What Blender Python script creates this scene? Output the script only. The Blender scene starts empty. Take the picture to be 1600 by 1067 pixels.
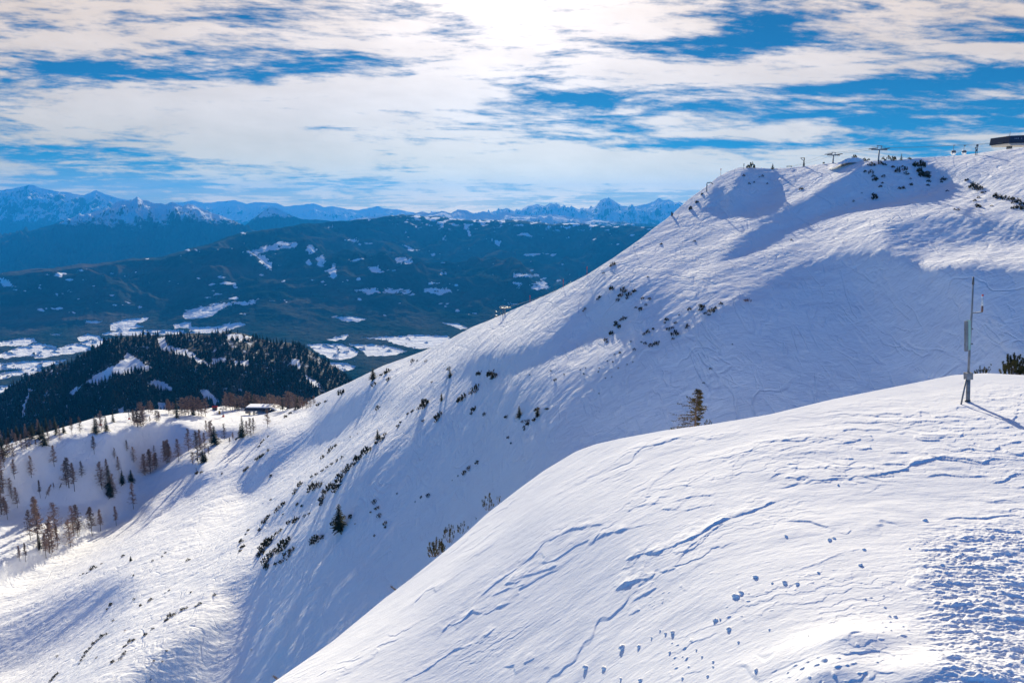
import bpy, math, random
import numpy as np
random.seed(7)
RNG = np.random.RandomState(11)
COL = bpy.context.scene.collection
F, TH = 1156.0, math.radians(10.0)
CT, ST = math.cos(TH), math.sin(TH)
SUN_EL = math.radians(21)

def ab(px, py):
    px = np.asarray(px, float); py = np.asarray(py, float)
    xc = (px-800)/F; zc = (533.5-py)/F
    y = CT + zc*ST; z = -ST + zc*CT
    return xc/y, z/y
def pix(a, b):
    yc = CT - b*ST; zc = ST + b*CT
    return 800+F*a/yc, 533.5-F*zc/yc

# ---------------------------------------------------------------- noise
_P = RNG.permutation(256); _P = np.concatenate([_P, _P])
_G = np.stack([np.cos(np.arange(256)*2.399), np.sin(np.arange(256)*2.399)], 1)
def perlin(x, y):
    xi = np.floor(x).astype(np.int64); yi = np.floor(y).astype(np.int64)
    xf = x-xi; yf = y-yi
    xi &= 255; yi &= 255
    u = xf*xf*xf*(xf*(xf*6-15)+10); v = yf*yf*yf*(yf*(yf*6-15)+10)
    def g(ix, iy, dx, dy):
        h = _P[_P[ix & 255]+(iy & 255)]
        return _G[h, 0]*dx+_G[h, 1]*dy
    n00 = g(xi, yi, xf, yf); n10 = g(xi+1, yi, xf-1, yf)
    n01 = g(xi, yi+1, xf, yf-1); n11 = g(xi+1, yi+1, xf-1, yf-1)
    return 1.5*((n00*(1-u)+n10*u)*(1-v)+(n01*(1-u)+n11*u)*v)
def fbm(x, y, o=4, gain=.5):
    s = 0; a = 1.; t = 0
    for k in range(o):
        s = s + a*perlin(x*2**k+17.3*k, y*2**k-9.1*k); t += a; a *= gain
    return s/t
def ridged(x, y, o=4, gain=.5):
    s = 0; a = 1.; t = 0
    for k in range(o):
        s = s + a*(1-2*np.abs(perlin(x*2**k+7.7*k, y*2**k+3.1*k))); t += a; a *= gain
    return s/t
def sstep(e0, e1, x):
    t = np.clip((x-e0)/(e1-e0), 0, 1); return t*t*(3-2*t)

# ---------------------------------------------------------------- region painting (in map coordinates)
def inpoly(PX, PY, poly):
    ins = np.zeros(PX.shape, bool); n = len(poly)
    for i in range(n):
        x1, y1 = poly[i]; x2, y2 = poly[(i+1) % n]
        if y1 == y2: continue
        c = ((y1 > PY) != (y2 > PY)) & (PX < (x2-x1)*(PY-y1)/(y2-y1)+x1)
        ins ^= c
    return ins
def blur(A, r, n=2):
    if r < 1: return A
    k = 2*r+1
    for _ in range(n):
        for ax in (0, 1):
            pad = [(0, 0), (0, 0)]; pad[ax] = (r+1, r)
            B = np.cumsum(np.pad(A, pad, mode='edge'), axis=ax)
            A = (np.take(B, range(k, B.shape[ax]), ax)-np.take(B, range(0, B.shape[ax]-k), ax))/k
    return A

# ---------------------------------------------------------------- terrain from slopes
# X = aY, Z = bY, L = ln Y :  dL/db (s-b) - a dL/da = 1  gives a surface whose slope along the sun's direction is s
class Surface: pass
def solve(a0, a1, b0, b1, h, sfun, wfun, anchors, lam=1.0, mu=3.0, L0=5.5):
    Lc = None; prev = None
    for lev in (8, 4, 2, 1):
        hh = h*lev
        na = int(round((a1-a0)/hh))+1; nb = int(round((b1-b0)/hh))+1
        A = a0+np.arange(na)*hh; B = b0+np.arange(nb)*hh
        AA, BB = np.meshgrid(A, B)
        s = sfun(AA, BB, hh); w = wfun(AA, BB)
        sb = np.maximum(s-BB, .06)
        c = AA/sb; r = 1/sb
        w = w*sb/ (sb+.25) * 3
        W = w[:-1, :-1]; C = c[:-1, :-1]; R = r[:-1, :-1]
        ia = []; ww = []; tv = []
        for (px, py, Y, wt) in anchors:
            a, b = ab(px, py)
            i = (a-a0)/hh; j = (b-b0)/hh
            if 0 <= i < na-1 and 0 <= j < nb-1:
                ia.append((int(round(j)), int(round(i)))); ww.append(wt*mu); tv.append(math.log(Y))
        ia = np.array(ia); ww = np.array(ww); tv = np.array(tv)
        if Lc is None: L = np.full((nb, na), L0)
        else:
            pa = np.clip((A-a0)/(hh*2), 0, Lc.shape[1]-1.001); pb = np.clip((B-b0)/(hh*2), 0, Lc.shape[0]-1.001)
            i0 = pa.astype(int); j0 = pb.astype(int); fa = pa-i0; fb = (pb-j0)[:, None]
            L = (Lc[j0][:, i0]*(1-fa)+Lc[j0][:, i0+1]*fa)*(1-fb)+(Lc[j0+1][:, i0]*(1-fa)+Lc[j0+1][:, i0+1]*fa)*fb
        ls = lam*.012/(hh)          # curvature weight, resolution aware
        def op(L):
            Lb = (L[1:, :-1]-L[:-1, :-1])/hh; La = (L[:-1, 1:]-L[:-1, :-1])/hh
            e = W*(Lb-C*La)*hh
            d2 = ls*(L[2:, :]-2*L[1:-1, :]+L[:-2, :]); d3 = ls*(L[:, 2:]-2*L[:, 1:-1]+L[:, :-2])*1.3
            d4 = .03*ls*(L[:, 1:]-L[:, :-1])
            an = ww*L[ia[:, 0], ia[:, 1]]
            return e, d2, d3, d4, an
        def opT(e, d2, d3, d4, an):
            G = np.zeros((nb, na)); q = W*e
            G[1:, :-1] += q; G[:-1, :-1] -= q
            G[:-1, 1:] -= C*q; G[:-1, :-1] += C*q
            G[2:, :] += ls*d2; G[1:-1, :] -= 2*ls*d2; G[:-2, :] += ls*d2
            d3 = 1.3*ls*d3
            G[:, 2:] += d3; G[:, 1:-1] -= 2*d3; G[:, :-2] += d3
            G[:, 1:] += .03*ls*d4; G[:, :-1] -= .03*ls*d4
            np.add.at(G, (ia[:, 0], ia[:, 1]), ww*an)
            return G
        z2 = np.zeros((nb-2, na)); z3 = np.zeros((nb, na-2)); z4 = np.zeros((nb, na-1))
        rhs = opT(W*R*hh, z2, z3, z4, ww*tv)
        x = L.copy(); res = rhs-opT(*op(x)); p = res.copy(); rs = (res*res).sum()
        for it in range(700 if lev > 1 else 350):
            Ap = opT(*op(p)); al = rs/max((p*Ap).sum(), 1e-30)
            x += al*p; res -= al*Ap; rn = (res*res).sum()
            if rn < 1e-9: break
            p = res+rn/rs*p; rs = rn
        Lc = x
    S = Surface(); S.L = Lc; S.a0 = a0; S.b0 = b0; S.h = h; S.s = s
    return S
def bsamp(S, a, b):
    M = S.L
    pa = (np.asarray(a, float)-S.a0)/S.h; pb = (np.asarray(b, float)-S.b0)/S.h
    pa = np.clip(pa, 1.001, M.shape[1]-2.01); pb = np.clip(pb, 1.001, M.shape[0]-2.01)
    i = pa.astype(int); j = pb.astype(int); u = pa-i; v = pb-j
    def wts(t): return ((1-t)**3/6, (3*t**3-6*t**2+4)/6, (-3*t**3+3*t**2+3*t+1)/6, t**3/6)
    wu = wts(u); wv = wts(v); out = 0
    for q in range(4):
        row = 0
        for p in range(4): row = row+wu[p]*M[j+q-1, i+p-1]
        out = out+wv[q]*row
    return out

def grid_mesh(name, X, Y, Z, attrs=None, mat=None, smooth=True):
    n, m = X.shape
    me = bpy.data.meshes.new(name)
    v = np.stack([X, Y, Z], -1).reshape(-1, 3).astype(np.float32)
    idx = np.arange(n*m).reshape(n, m)
    f = np.stack([idx[:-1, :-1], idx[:-1, 1:], idx[1:, 1:], idx[1:, :-1]], -1).reshape(-1, 4).astype(np.int32)
    me.vertices.add(len(v)); me.vertices.foreach_set('co', v.ravel())
    me.loops.add(f.size); me.loops.foreach_set('vertex_index', f.ravel())
    me.polygons.add(len(f)); me.polygons.foreach_set('loop_start', np.arange(0, f.size, 4, dtype=np.int32))
    me.polygons.foreach_set('loop_total', np.full(len(f), 4, np.int32))
    me.polygons.foreach_set('use_smooth', np.full(len(f), smooth, bool))
    me.update(calc_edges=True)
    for k, A in (attrs or {}).items():
        at = me.attributes.new(k, 'FLOAT', 'POINT'); at.data.foreach_set('value', A.reshape(-1).astype(np.float32))
    o = bpy.data.objects.new(name, me); COL.objects.link(o)
    if mat: me.materials.append(mat)
    return o
def setting(o, kind='structure'):
    o['kind'] = kind; return o

# ---------------------------------------------------------------- material helper
class NT:
    def __init__(s, nt): s.nt = nt; s.n = nt.nodes; s.n.clear()
    def new(s, t, **k):
        nd = s.n.new(t)
        for a, v in k.items(): setattr(nd, a, v)
        return nd
    def put(s, sock, v):
        if isinstance(v, bpy.types.NodeSocket): s.nt.links.new(v, sock)
        elif v is not None:
            if hasattr(sock.default_value, '__len__') and not hasattr(v, '__len__'): v = [v]*len(sock.default_value)
            if hasattr(v, '__len__') and len(v) == 3 and len(sock.default_value) == 4: v = (*v, 1)
            sock.default_value = v
    def math(s, op, a, b=None, c=None, clamp=False):
        nd = s.new('ShaderNodeMath', operation=op, use_clamp=clamp); s.put(nd.inputs[0], a)
        if b is not None: s.put(nd.inputs[1], b)
        if c is not None: s.put(nd.inputs[2], c)
        return nd.outputs[0]
    def vmath(s, op, a, b=None):
        nd = s.new('ShaderNodeVectorMath', operation=op); s.put(nd.inputs[0], a)
        if b is not None: s.put(nd.inputs[1], b)
        return nd.outputs[1] if op in ('DOT_PRODUCT', 'LENGTH') else nd.outputs[0]
    def mix(s, f, a, b, blend='MIX'):
        nd = s.new('ShaderNodeMix', data_type='RGBA', blend_type=blend)
        s.put(nd.inputs[0], f); s.put(nd.inputs[6], a); s.put(nd.inputs[7], b); return nd.outputs[2]
    def noise(s, vec, scale, detail=4, rough=.55, dist=0, out=0, lac=2):
        nd = s.new('ShaderNodeTexNoise'); s.put(nd.inputs['Vector'], vec)
        nd.inputs['Scale'].default_value = scale; nd.inputs['Detail'].default_value = detail
        nd.inputs['Roughness'].default_value = rough; nd.inputs['Distortion'].default_value = dist; nd.inputs['Lacunarity'].default_value = lac
        return nd.outputs[out]
    def ramp(s, v, lo, hi, a=0., b=1.):
        nd = s.new('ShaderNodeMapRange', interpolation_type='SMOOTHSTEP'); s.put(nd.inputs[0], v)
        for i, q in zip((1, 2, 3, 4), (lo, hi, a, b)): s.put(nd.inputs[i], q)
        return nd.outputs[0]
    def mapping(s, vec, scale=(1, 1, 1), rot=(0, 0, 0), loc=(0, 0, 0)):
        nd = s.new('ShaderNodeMapping'); s.put(nd.inputs[0], vec)
        nd.inputs['Scale'].default_value = scale; nd.inputs['Rotation'].default_value = rot; nd.inputs['Location'].default_value = loc
        return nd.outputs[0]
    def pos(s): return s.new('ShaderNodeNewGeometry').outputs['Position']
    def attr(s, name): return s.new('ShaderNodeAttribute', attribute_name=name).outputs['Fac']
    def sep(s, v): nd = s.new('ShaderNodeSeparateXYZ'); s.put(nd.inputs[0], v); return nd.outputs
    def comb(s, x, y, z):
        nd = s.new('ShaderNodeCombineXYZ')
        for i, q in enumerate((x, y, z)): s.put(nd.inputs[i], q)
        return nd.outputs[0]
    def bump(s, h, dist, strength=1., normal=None):
        nd = s.new('ShaderNodeBump'); s.put(nd.inputs['Height'], h)
        nd.inputs['Distance'].default_value = dist; nd.inputs['Strength'].default_value = strength
        if normal is not None: s.put(nd.inputs['Normal'], normal)
        return nd.outputs[0]
def material(name, build):
    m = bpy.data.materials.new(name); m.use_nodes = True
    t = NT(m.node_tree)
    out = t.new('ShaderNodeOutputMaterial'); p = t.new('ShaderNodeBsdfPrincipled')
    t.nt.links.new(p.outputs[0], out.inputs[0])
    p.inputs['Specular IOR Level'].default_value = .2
    build(t, p)
    return m
def plain(name, c, rough=.6, metal=0., var=.25, scale=3.):
    def b(t, p):
        n = t.noise(t.new('ShaderNodeTexCoord').outputs['Object'], scale, 4)
        t.put(p.inputs['Base Color'], t.mix(t.ramp(n, .3, .7), [x*(1-var) for x in c], [min(1, x*(1+var)) for x in c]))
        p.inputs['Roughness'].default_value = rough; p.inputs['Metallic'].default_value = metal
    return material(name, b)
sc = bpy.context.scene
sc.view_settings.view_transform = 'Standard'; sc.view_settings.look = 'None'
sc.view_settings.gamma = 1.0; sc.view_settings.exposure = 0.6
sc.cycles.use_denoising = True
sc.cycles.max_bounces = 5; sc.cycles.diffuse_bounces = 3; sc.cycles.volume_bounces = 0; sc.cycles.transparent_max_bounces = 8
cam = bpy.data.objects.new('camera', bpy.data.cameras.new('camera')); COL.objects.link(cam)
cam.data.sensor_width = 36; cam.data.lens = F*36/1600; cam.data.clip_start = .5; cam.data.clip_end = 200000
cam.rotation_euler = (math.pi/2-TH, 0, 0); sc.camera = cam
sl = bpy.data.lights.new('sun', 'SUN'); sl.energy = 5.0; sl.angle = math.radians(.5); sl.color = (1, .91, .73)
sun = bpy.data.objects.new('sun', sl); COL.objects.link(sun)
# light travels towards -Y (sun ahead of the camera)
sun.rotation_euler = (-(math.pi/2-SUN_EL), 0, 0)

W = bpy.data.worlds.new('World'); sc.world = W; W.use_nodes = True
t = NT(W.node_tree)
out = t.new('ShaderNodeOutputWorld'); bg = t.new('ShaderNodeBackground'); t.nt.links.new(bg.outputs[0], out.inputs[0])
sky = t.new('ShaderNodeTexSky', sky_type='NISHITA'); sky.sun_disc = False
sky.sun_elevation = SUN_EL; sky.sun_rotation = 0.0; sky.altitude = 2000; sky.air_density = 1.0; sky.dust_density = .2; sky.ozone_density = 2.5
D = t.new('ShaderNodeTexCoord').outputs['Generated']
front = t.ramp(t.sep(D)[1], .0, .6)
SKY_STR = .098
tint = t.mix(front, (.10, .60, 1.20), (.035, .215, .33))
t.put(bg.inputs[0], t.vmath('MULTIPLY', sky.outputs[0], tint)); bg.inputs[1].default_value = SKY_STR
# ---------------------------------------------------------------- materials of the ground
def snow_build(kind):
    def b(t, p):
        pos = t.pos()
        n = t.noise(pos, .8 if kind == 'near' else .05, 5, .6)
        t.put(p.inputs['Base Color'], t.mix(t.ramp(n, .3, .7), (.86, .865, .87), (.91, .91, .905)))
        p.inputs['Roughness'].default_value = .9; p.inputs['Specular IOR Level'].default_value = .02
        if kind == 'near':
            g = t.noise(t.mapping(pos, (1, 2.6, 1), (0, 0, .35)), 3.2, 5, .62, .4)
            g2 = t.noise(pos, 26., 3, .6)
            h = t.math('ADD', t.math('MULTIPLY', g, 1.), t.math('MULTIPLY', g2, .16))
            t.put(p.inputs['Normal'], t.bump(h, .03, .55))
        else:
            m1 = t.mapping(pos, (.30, 1.1, .6), (0, 0, -.55))
            l1 = t.noise(m1, .55, 5, .65, 1.1)
            m2 = t.mapping(pos, (1.0, .34, .6), (0, 0, -.2), (31, 7, 0))
            l2 = t.noise(m2, .42, 4, .6, 1.8)
            l3 = t.noise(t.mapping(pos, (1, 1, 1), (0, 0, .6)), .11, 4, .6, 2.6)
            h = t.math('MULTIPLY', l1, 1.3)
            for (sc_, dis, th_, am, rz, st) in ((.20, .5, .055, .20, -.35, .30), (.060, .9, .030, .34, .3, .5), (.10, .7, .040, .26, -.75, .25), (.035, .6, .016, .34, .1, .7), (.13, .4, .05, .2, .9, .3)):
                q = t.noise(t.mapping(pos, (1.0, st, .6), (0, 0, rz), (31*am, 70*am, 0)), sc_, 3, .5, dis)
                q = t.ramp(t.math('ABSOLUTE', t.math('SUBTRACT', q, .5)), 0, th_)
                br_ = t.ramp(t.noise(pos, sc_*.7, 2, .5), .45, .6)
                h = t.math('ADD', h, t.math('MULTIPLY', t.math('MULTIPLY', q, br_), am*1.8))
            t.put(p.inputs['Normal'], t.bump(h, .5, .7))
    return b
M_near = material('wind_packed_snow', snow_build('near'))
M_slope = material('skied_snow', snow_build('slope'))

def interp_sil(pts, a):
    aa, bb = ab([p[0] for p in pts], [p[1] for p in pts])
    o = np.argsort(aa)
    return np.interp(a, aa[o], bb[o])
def smooth1(v, r):
    k = np.hanning(2*r+3); k /= k.sum(); return np.convolve(np.pad(v, r+1, mode='edge'), k, 'valid')

# ================================================================ ski slope with the plateau below it
SIL_M = [(-260, 770), (-100, 720), (0, 697), (30, 688), (70, 676), (110, 664), (150, 652), (190, 645), (230, 640), (270, 640), (310, 640), (350, 634), (400, 640), (440, 642), (470, 634), (500, 617),
 (540, 600), (600, 571), (660, 549), (700, 531), (735, 512), (775, 496), (820, 476), (870, 454), (915, 431), (960, 402), (1000, 374), (1020, 358), (1042, 342), (1060, 326), (1075, 312), (1092, 300), (1108, 288), (1120, 278),
 (1138, 268), (1155, 262), (1180, 262), (1200, 264), (1230, 263), (1265, 259), (1300, 255), (1345, 252), (1400, 250), (1450, 246), (1500, 243), (1550, 237), (1600, 231), (1700, 222), (1900, 210)]
DEEP, SH, HS = .52, .48, .30
SHADES = [  # (slope along the sun, polygon)
 (.32, [(1900, 440), (1600, 432), (1500, 428), (1440, 418), (1400, 396), (1330, 398), (1250, 412), (1180, 446), (1120, 478), (1050, 498), (1000, 528), (960, 552), (900, 574), (868, 590), (840, 622), (822, 645), (836, 610), (862, 590), (846, 580), (800, 594), (760, 592), (720, 612), (680, 641), (640, 668), (600, 702), (560, 732), (534, 752), (515, 790), (480, 830), (440, 858), (405, 885), (380, 900), (345, 925), (392, 928), (372, 965), (320, 985), (280, 1010), (215, 1067), (170, 1250), (1900, 1250)]),
 (.285, [(440, 850), (380, 900), (345, 925), (372, 965), (280, 1010), (215, 1067), (170, 1250), (500, 1250), (560, 1040), (600, 930), (560, 850), (500, 830)]),
 (DEEP, [(1900, 440), (1440, 420), (1400, 400), (1300, 410), (1180, 470), (1100, 520), (1000, 590), (950, 640), (900, 690), (1000, 700), (1600, 700), (1900, 700)]),
 (.1, [(1435, 408), (1470, 396), (1530, 388), (1600, 383), (1700, 380), (1700, 415), (1600, 418), (1530, 410), (1480, 418), (1440, 420)]),
 (SH, [(724, 586), (745, 565), (797, 551), (864, 530), (878, 509), (902, 488), (941, 460), (990, 453), (1018, 440), (1000, 462), (965, 488), (937, 512), (899, 544), (850, 568), (797, 581), (740, 594)]),
 (SH, [(1062, 428), (1040, 470), (1005, 508), (962, 538), (975, 512), (1008, 478), (1036, 442)]),
 (SH, [(780, 550), (742, 562), (690, 598), (637, 627), (600, 655), (630, 646), (660, 630), (697, 609), (760, 576)]),
 (.5, [(607, 597), (532, 631), (480, 669), (424, 710), (386, 736), (371, 762), (379, 785), (412, 762), (450, 729), (480, 702), (525, 684), (562, 654), (612, 609)]),
 (SH, [(1337, 267), (1375, 256), (1431, 250), (1457, 262), (1495, 280), (1442, 299), (1375, 314), (1319, 325), (1262, 342), (1225, 357), (1187, 380), (1150, 404), (1112, 424), (1142, 384), (1187, 350), (1240, 324), (1285, 297)]),
 (SH, [(1139, 309), (1150, 278), (1160, 270), (1202, 268), (1210, 294), (1180, 312), (1157, 331), (1139, 335)]),
 (SH, [(1101, 326), (1116, 290), (1128, 303), (1116, 337)]),
 (.27, [(1380, 350), (1460, 335), (1600, 345), (1800, 345), (1800, 380), (1600, 380), (1500, 385), (1430, 392), (1380, 380)]),
 (.68, [(-200, 790), (0, 745), (35, 722), (60, 708), (92, 692), (139, 683), (184, 678), (223, 670), (250, 663), (275, 661), (290, 666), (305, 675), (374, 673), (374, 684), (367, 688), (339, 684), (312, 697), (290, 705), (256, 727), (219, 746), (210, 751), (168, 775), (147, 788), (115, 796), (87, 790), (26, 794), (0, 800), (-200, 820)]),
 (.5, [(168, 790), (184, 770), (218, 751), (270, 730), (303, 722), (316, 735), (275, 755), (237, 780), (228, 804), (191, 819), (157, 830), (128, 826), (157, 804)]),
 (.46, [(366, 733), (342, 737), (300, 756), (262, 790), (256, 804), (300, 776), (342, 748)]),
 (.5, [(434, 662), (387, 690), (372, 708), (391, 702), (421, 680)]),
 (.27, [(50, 1040), (93, 1017), (149, 979), (199, 939), (212, 900), (150, 912), (99, 932), (33, 969), (-40, 1010), (-40, 1060)]),
 (.5, [(462, 776), (511, 752), (570, 708), (590, 697), (531, 747), (496, 796), (465, 811), (428, 835), (409, 850), (404, 835), (440, 798)]),
 (.04, [(592, 700), (560, 730), (528, 762), (500, 800), (460, 835), (428, 858), (436, 845), (470, 815), (500, 792), (534, 748), (560, 722)]),
 (.08, [(1322, 268), (1260, 300), (1200, 335), (1140, 375), (1085, 420), (1060, 445), (1085, 432), (1140, 395), (1190, 352), (1250, 315), (1300, 290)]),
]
LITS = [(-260, 620, 500, 800, -.10), (0, 600, 480, 700, -.16)]
def s_mid(A, B, hh):
    PX, PY = pix(A, B)
    s = np.full(A.shape, .06)
    s += -.10*sstep(700, 300, PX)                                   # lower left falls away from the camera
    s += .10*sstep(1150, 1450, PX)*sstep(520, 300, PY)             # upper right is grazed by the light
    pl = sstep(0, 1, (PX < 480)*1.)*sstep(700, 640, PY); s = s*(1-pl)+pl*(-.14)
    WX = PX+7*fbm(PX/26, PY/26, 4); WY = PY+6*fbm(PX/26+40, PY/26, 4)
    s = s+.21*sstep(760, 1000, PX)*sstep(560, 500, PY)*sstep(1350, 1200, PX)
    for v, poly in SHADES:
        v = v+.07 if v > .2 else v
        top_ = max(q[1] for q in poly) < 430 or (max(q[0] for q in poly) < 440 and min(q[1] for q in poly) < 770)
        m = blur(inpoly(WX, WY, poly).astype(float), (1 if top_ else 3) if hh < .006 else (1 if hh < .01 else 0), 1 if top_ else 2)
        s = s*(1-m)+v*m
    return np.maximum(s, B+.09)
def w_mid(A, B):
    PX, PY = pix(A, B)
    sil = np.interp(PX, [p[0] for p in SIL_M], [p[1] for p in SIL_M])
    w = np.where(PY < sil-2, 0., .5)
    for v, poly in SHADES:
        w = np.where(inpoly(PX, PY, poly) & (w > 0), 1.0, w)
    fg = np.interp(PX, [420, 900, 1600], [1080, 720, 600])
    return np.where((PY > fg+25), .12, w)
ANCH = [(0, 700, 560, 1), (110, 664, 640, 1), (200, 645, 740, 1), (300, 640, 850, 1), (400, 642, 900, 1), (440, 645, 860, .5), (540, 602, 600, .5), (640, 560, 560, .3), (800, 487, 500, .3), (900, 440, 470, .3), (1000, 376, 440, .3),
 (1100, 296, 410, .3), (1160, 264, 395, .4), (1300, 257, 375, .4), (1450, 248, 350, .5), (1600, 234, 320, 1), (1700, 224, 305, 1),
 (0, 880, 330, 1), (-150, 900, 320, .6), (0, 1060, 225, .6), (300, 1060, 180, .5), (450, 1000, 185, .5), (900, 710, 190, .3), (1200, 640, 170, .3), (1500, 600, 160, .3), (900, 1060, 90, 1), (1250, 1060, 80, 1), (1600, 1060, 75, 1)]
MID = solve(-.86, .84, -.86, .14, .004, s_mid, w_mid, ANCH, lam=.22, mu=.4)

def mid_relief(X, Y, Z):
    r = np.hypot(X, Y)
    c, s = math.cos(-.55), math.sin(-.55)
    U = X*c-Y*s; V = X*s+Y*c
    d = .34*fbm(U/48, V/8.5, 5, .55)+.55*fbm(U/120, V/22, 3)+.12*fbm(U/7, V/2.6, 3)+.5*fbm(X/60, Y/60, 3)
    d += .10*fbm(X/2.2, Y/2.2, 2)
    return d*np.clip(r/300, .4, 1.6)
def build_mid():
    na, nr = 1150, 640
    a = np.concatenate([np.linspace(-1.5, -.85, 60)[:-1], np.linspace(-.85, .82, na), np.linspace(.82, 1.9, 110)[1:]]); na = len(a)
    bs = interp_sil(SIL_M, a); bs = smooth1(bs, 2)
    PXs, _ = pix(a, bs)
    bot = np.interp(PXs, [300, 700, 900, 1600, 1900], [1215, 1100, 900, 800, 790])
    bb = ab(PXs, bot)[1]; bb = np.maximum(smooth1(bb, 20), -.84)
    v = np.linspace(0, 1, nr)[:, None]
    B = bb+(bs-bb)*v; A = np.broadcast_to(a, B.shape)
    Y = np.exp(bsamp(MID, A, B)); X = A*Y; Z = B*Y
    Z = Z+mid_relief(X, Y, Z)*np.minimum(1, (1-v)*60+.25)
    # the far side of the mountain
    k = 46; steps = np.linspace(0, 1, k+1)[1:]**1.8*900
    Xs, Ys, Zs = X[-1], Y[-1], Z[-1]; ra = np.hypot(Xs, Ys)
    sk = steps[:, None]
    drop = np.minimum(sk**2*.004, .75*sk)-np.minimum(bs, 0)*0
    sX = Xs+Xs/ra*sk; sY = Ys+Ys/ra*sk; sZ = Zs+np.minimum(bs, .02)*sk-drop
    sZ = sZ+fbm(sX/40, sY/40, 4)*np.minimum(sk*.08, 8)
    X = np.vstack([X, sX]); Y = np.vstack([Y, sY]); Z = np.vstack([Z, sZ])
    return setting(grid_mesh('ski_slope', X, Y, Z, None, M_slope))
build_mid()
def on_mid(px, py):
    a, b = ab(px, py); a = float(a); b = float(b)
    Y = float(np.exp(bsamp(MID, a, b)))
    X, Z = a*Y, b*Y
    return X, Y, Z+float(mid_relief(np.array([X]), np.array([Y]), np.array([Z]))[0])

# ================================================================ foreground snow
SIL_F = [(300, 1170), (425, 1067), (470, 1036), (520, 1001), (560, 968), (600, 935), (640, 905), (680, 873), (720, 840), (760, 803), (810, 764), (850, 735), (900, 705), (930, 694), (970, 685), (1040, 672), (1110, 663), (1200, 648),
 (1300, 624), (1400, 604), (1450, 594), (1490, 586), (1540, 583), (1600, 586), (1700, 592), (1900, 600)]
FOLD = [(560, 1090), (569, 1067), (610, 1010), (647, 961), (662, 927), (722, 879), (756, 837), (779, 819), (860, 745)]
def s_fore(A, B, hh):
    PX, PY = pix(A, B)
    s = np.full(A.shape, .02)
    left = inpoly(PX, PY, [(100, 1250), (300, 1170), (425, 1067), (600, 935), (760, 803), (850, 735), (800, 800), (756, 837), (722, 879), (662, 927), (647, 961), (610, 1010), (569, 1067), (500, 1250)])
    grey = inpoly(PX, PY, [(500, 1250), (569, 1067), (610, 1010), (647, 961), (662, 927), (722, 879), (756, 837), (820, 790), (900, 800), (1000, 830), (1040, 900), (1000, 980), (900, 1030), (860, 1250)])
    s = np.where(left, -.13, s)
    g = blur(grey.astype(float), max(1, int(.02/hh)), 2)*(~left); s = s+g*.10
    s = s+.06*sstep(820, 900, PY)*sstep(1400, 1480, PX)
    s = s-.05*sstep(930, 1040, PY)*sstep(1500, 1300, PX)*sstep(950, 1100, PX)
    s = s+.05*sstep(1100, 1300, PX)*sstep(660, 700, PY)*sstep(800, 760, PY)
    return np.maximum(s, B+.05)
def w_fore(A, B):
    PX, PY = pix(A, B)
    sil = np.interp(PX, [p[0] for p in SIL_F], [p[1] for p in SIL_F])
    return np.where(PY < sil-2, 0., .6)
ANCH_F = [(1600, 1067, 13, 2), (1300, 1067, 14, 2), (1000, 1067, 17, 2), (800, 1067, 20, 1.5), (600, 1067, 24, 1.5), (430, 1067, 30, 1.5), (600, 940, 34, 1), (760, 806, 38, 1), (900, 708, 40, 1), (1110, 665, 39, 1), (1300, 627, 37, 1), (1512, 628, 32, 2), (1600, 642, 28, 1.5), (1500, 590, 37, 1), (1600, 590, 36, 1), (1700, 596, 36, 1), (1300, 800, 22, 1), (1000, 850, 24, 1)]
FOR = solve(-.45, .84, -.86, -.12, .004, s_fore, w_fore, ANCH_F, lam=1.6, mu=.35, L0=3.3)
def fg_pt(px, py):
    a, b = ab(px, py); Y = np.exp(bsamp(FOR, a, b)); return a*Y, Y, b*Y
Z1, Z2 = lambda x, y: (900+x/2.284, 600+y/2.284), lambda x, y: (400+x/2.667, 800+y/2.667)
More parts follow.
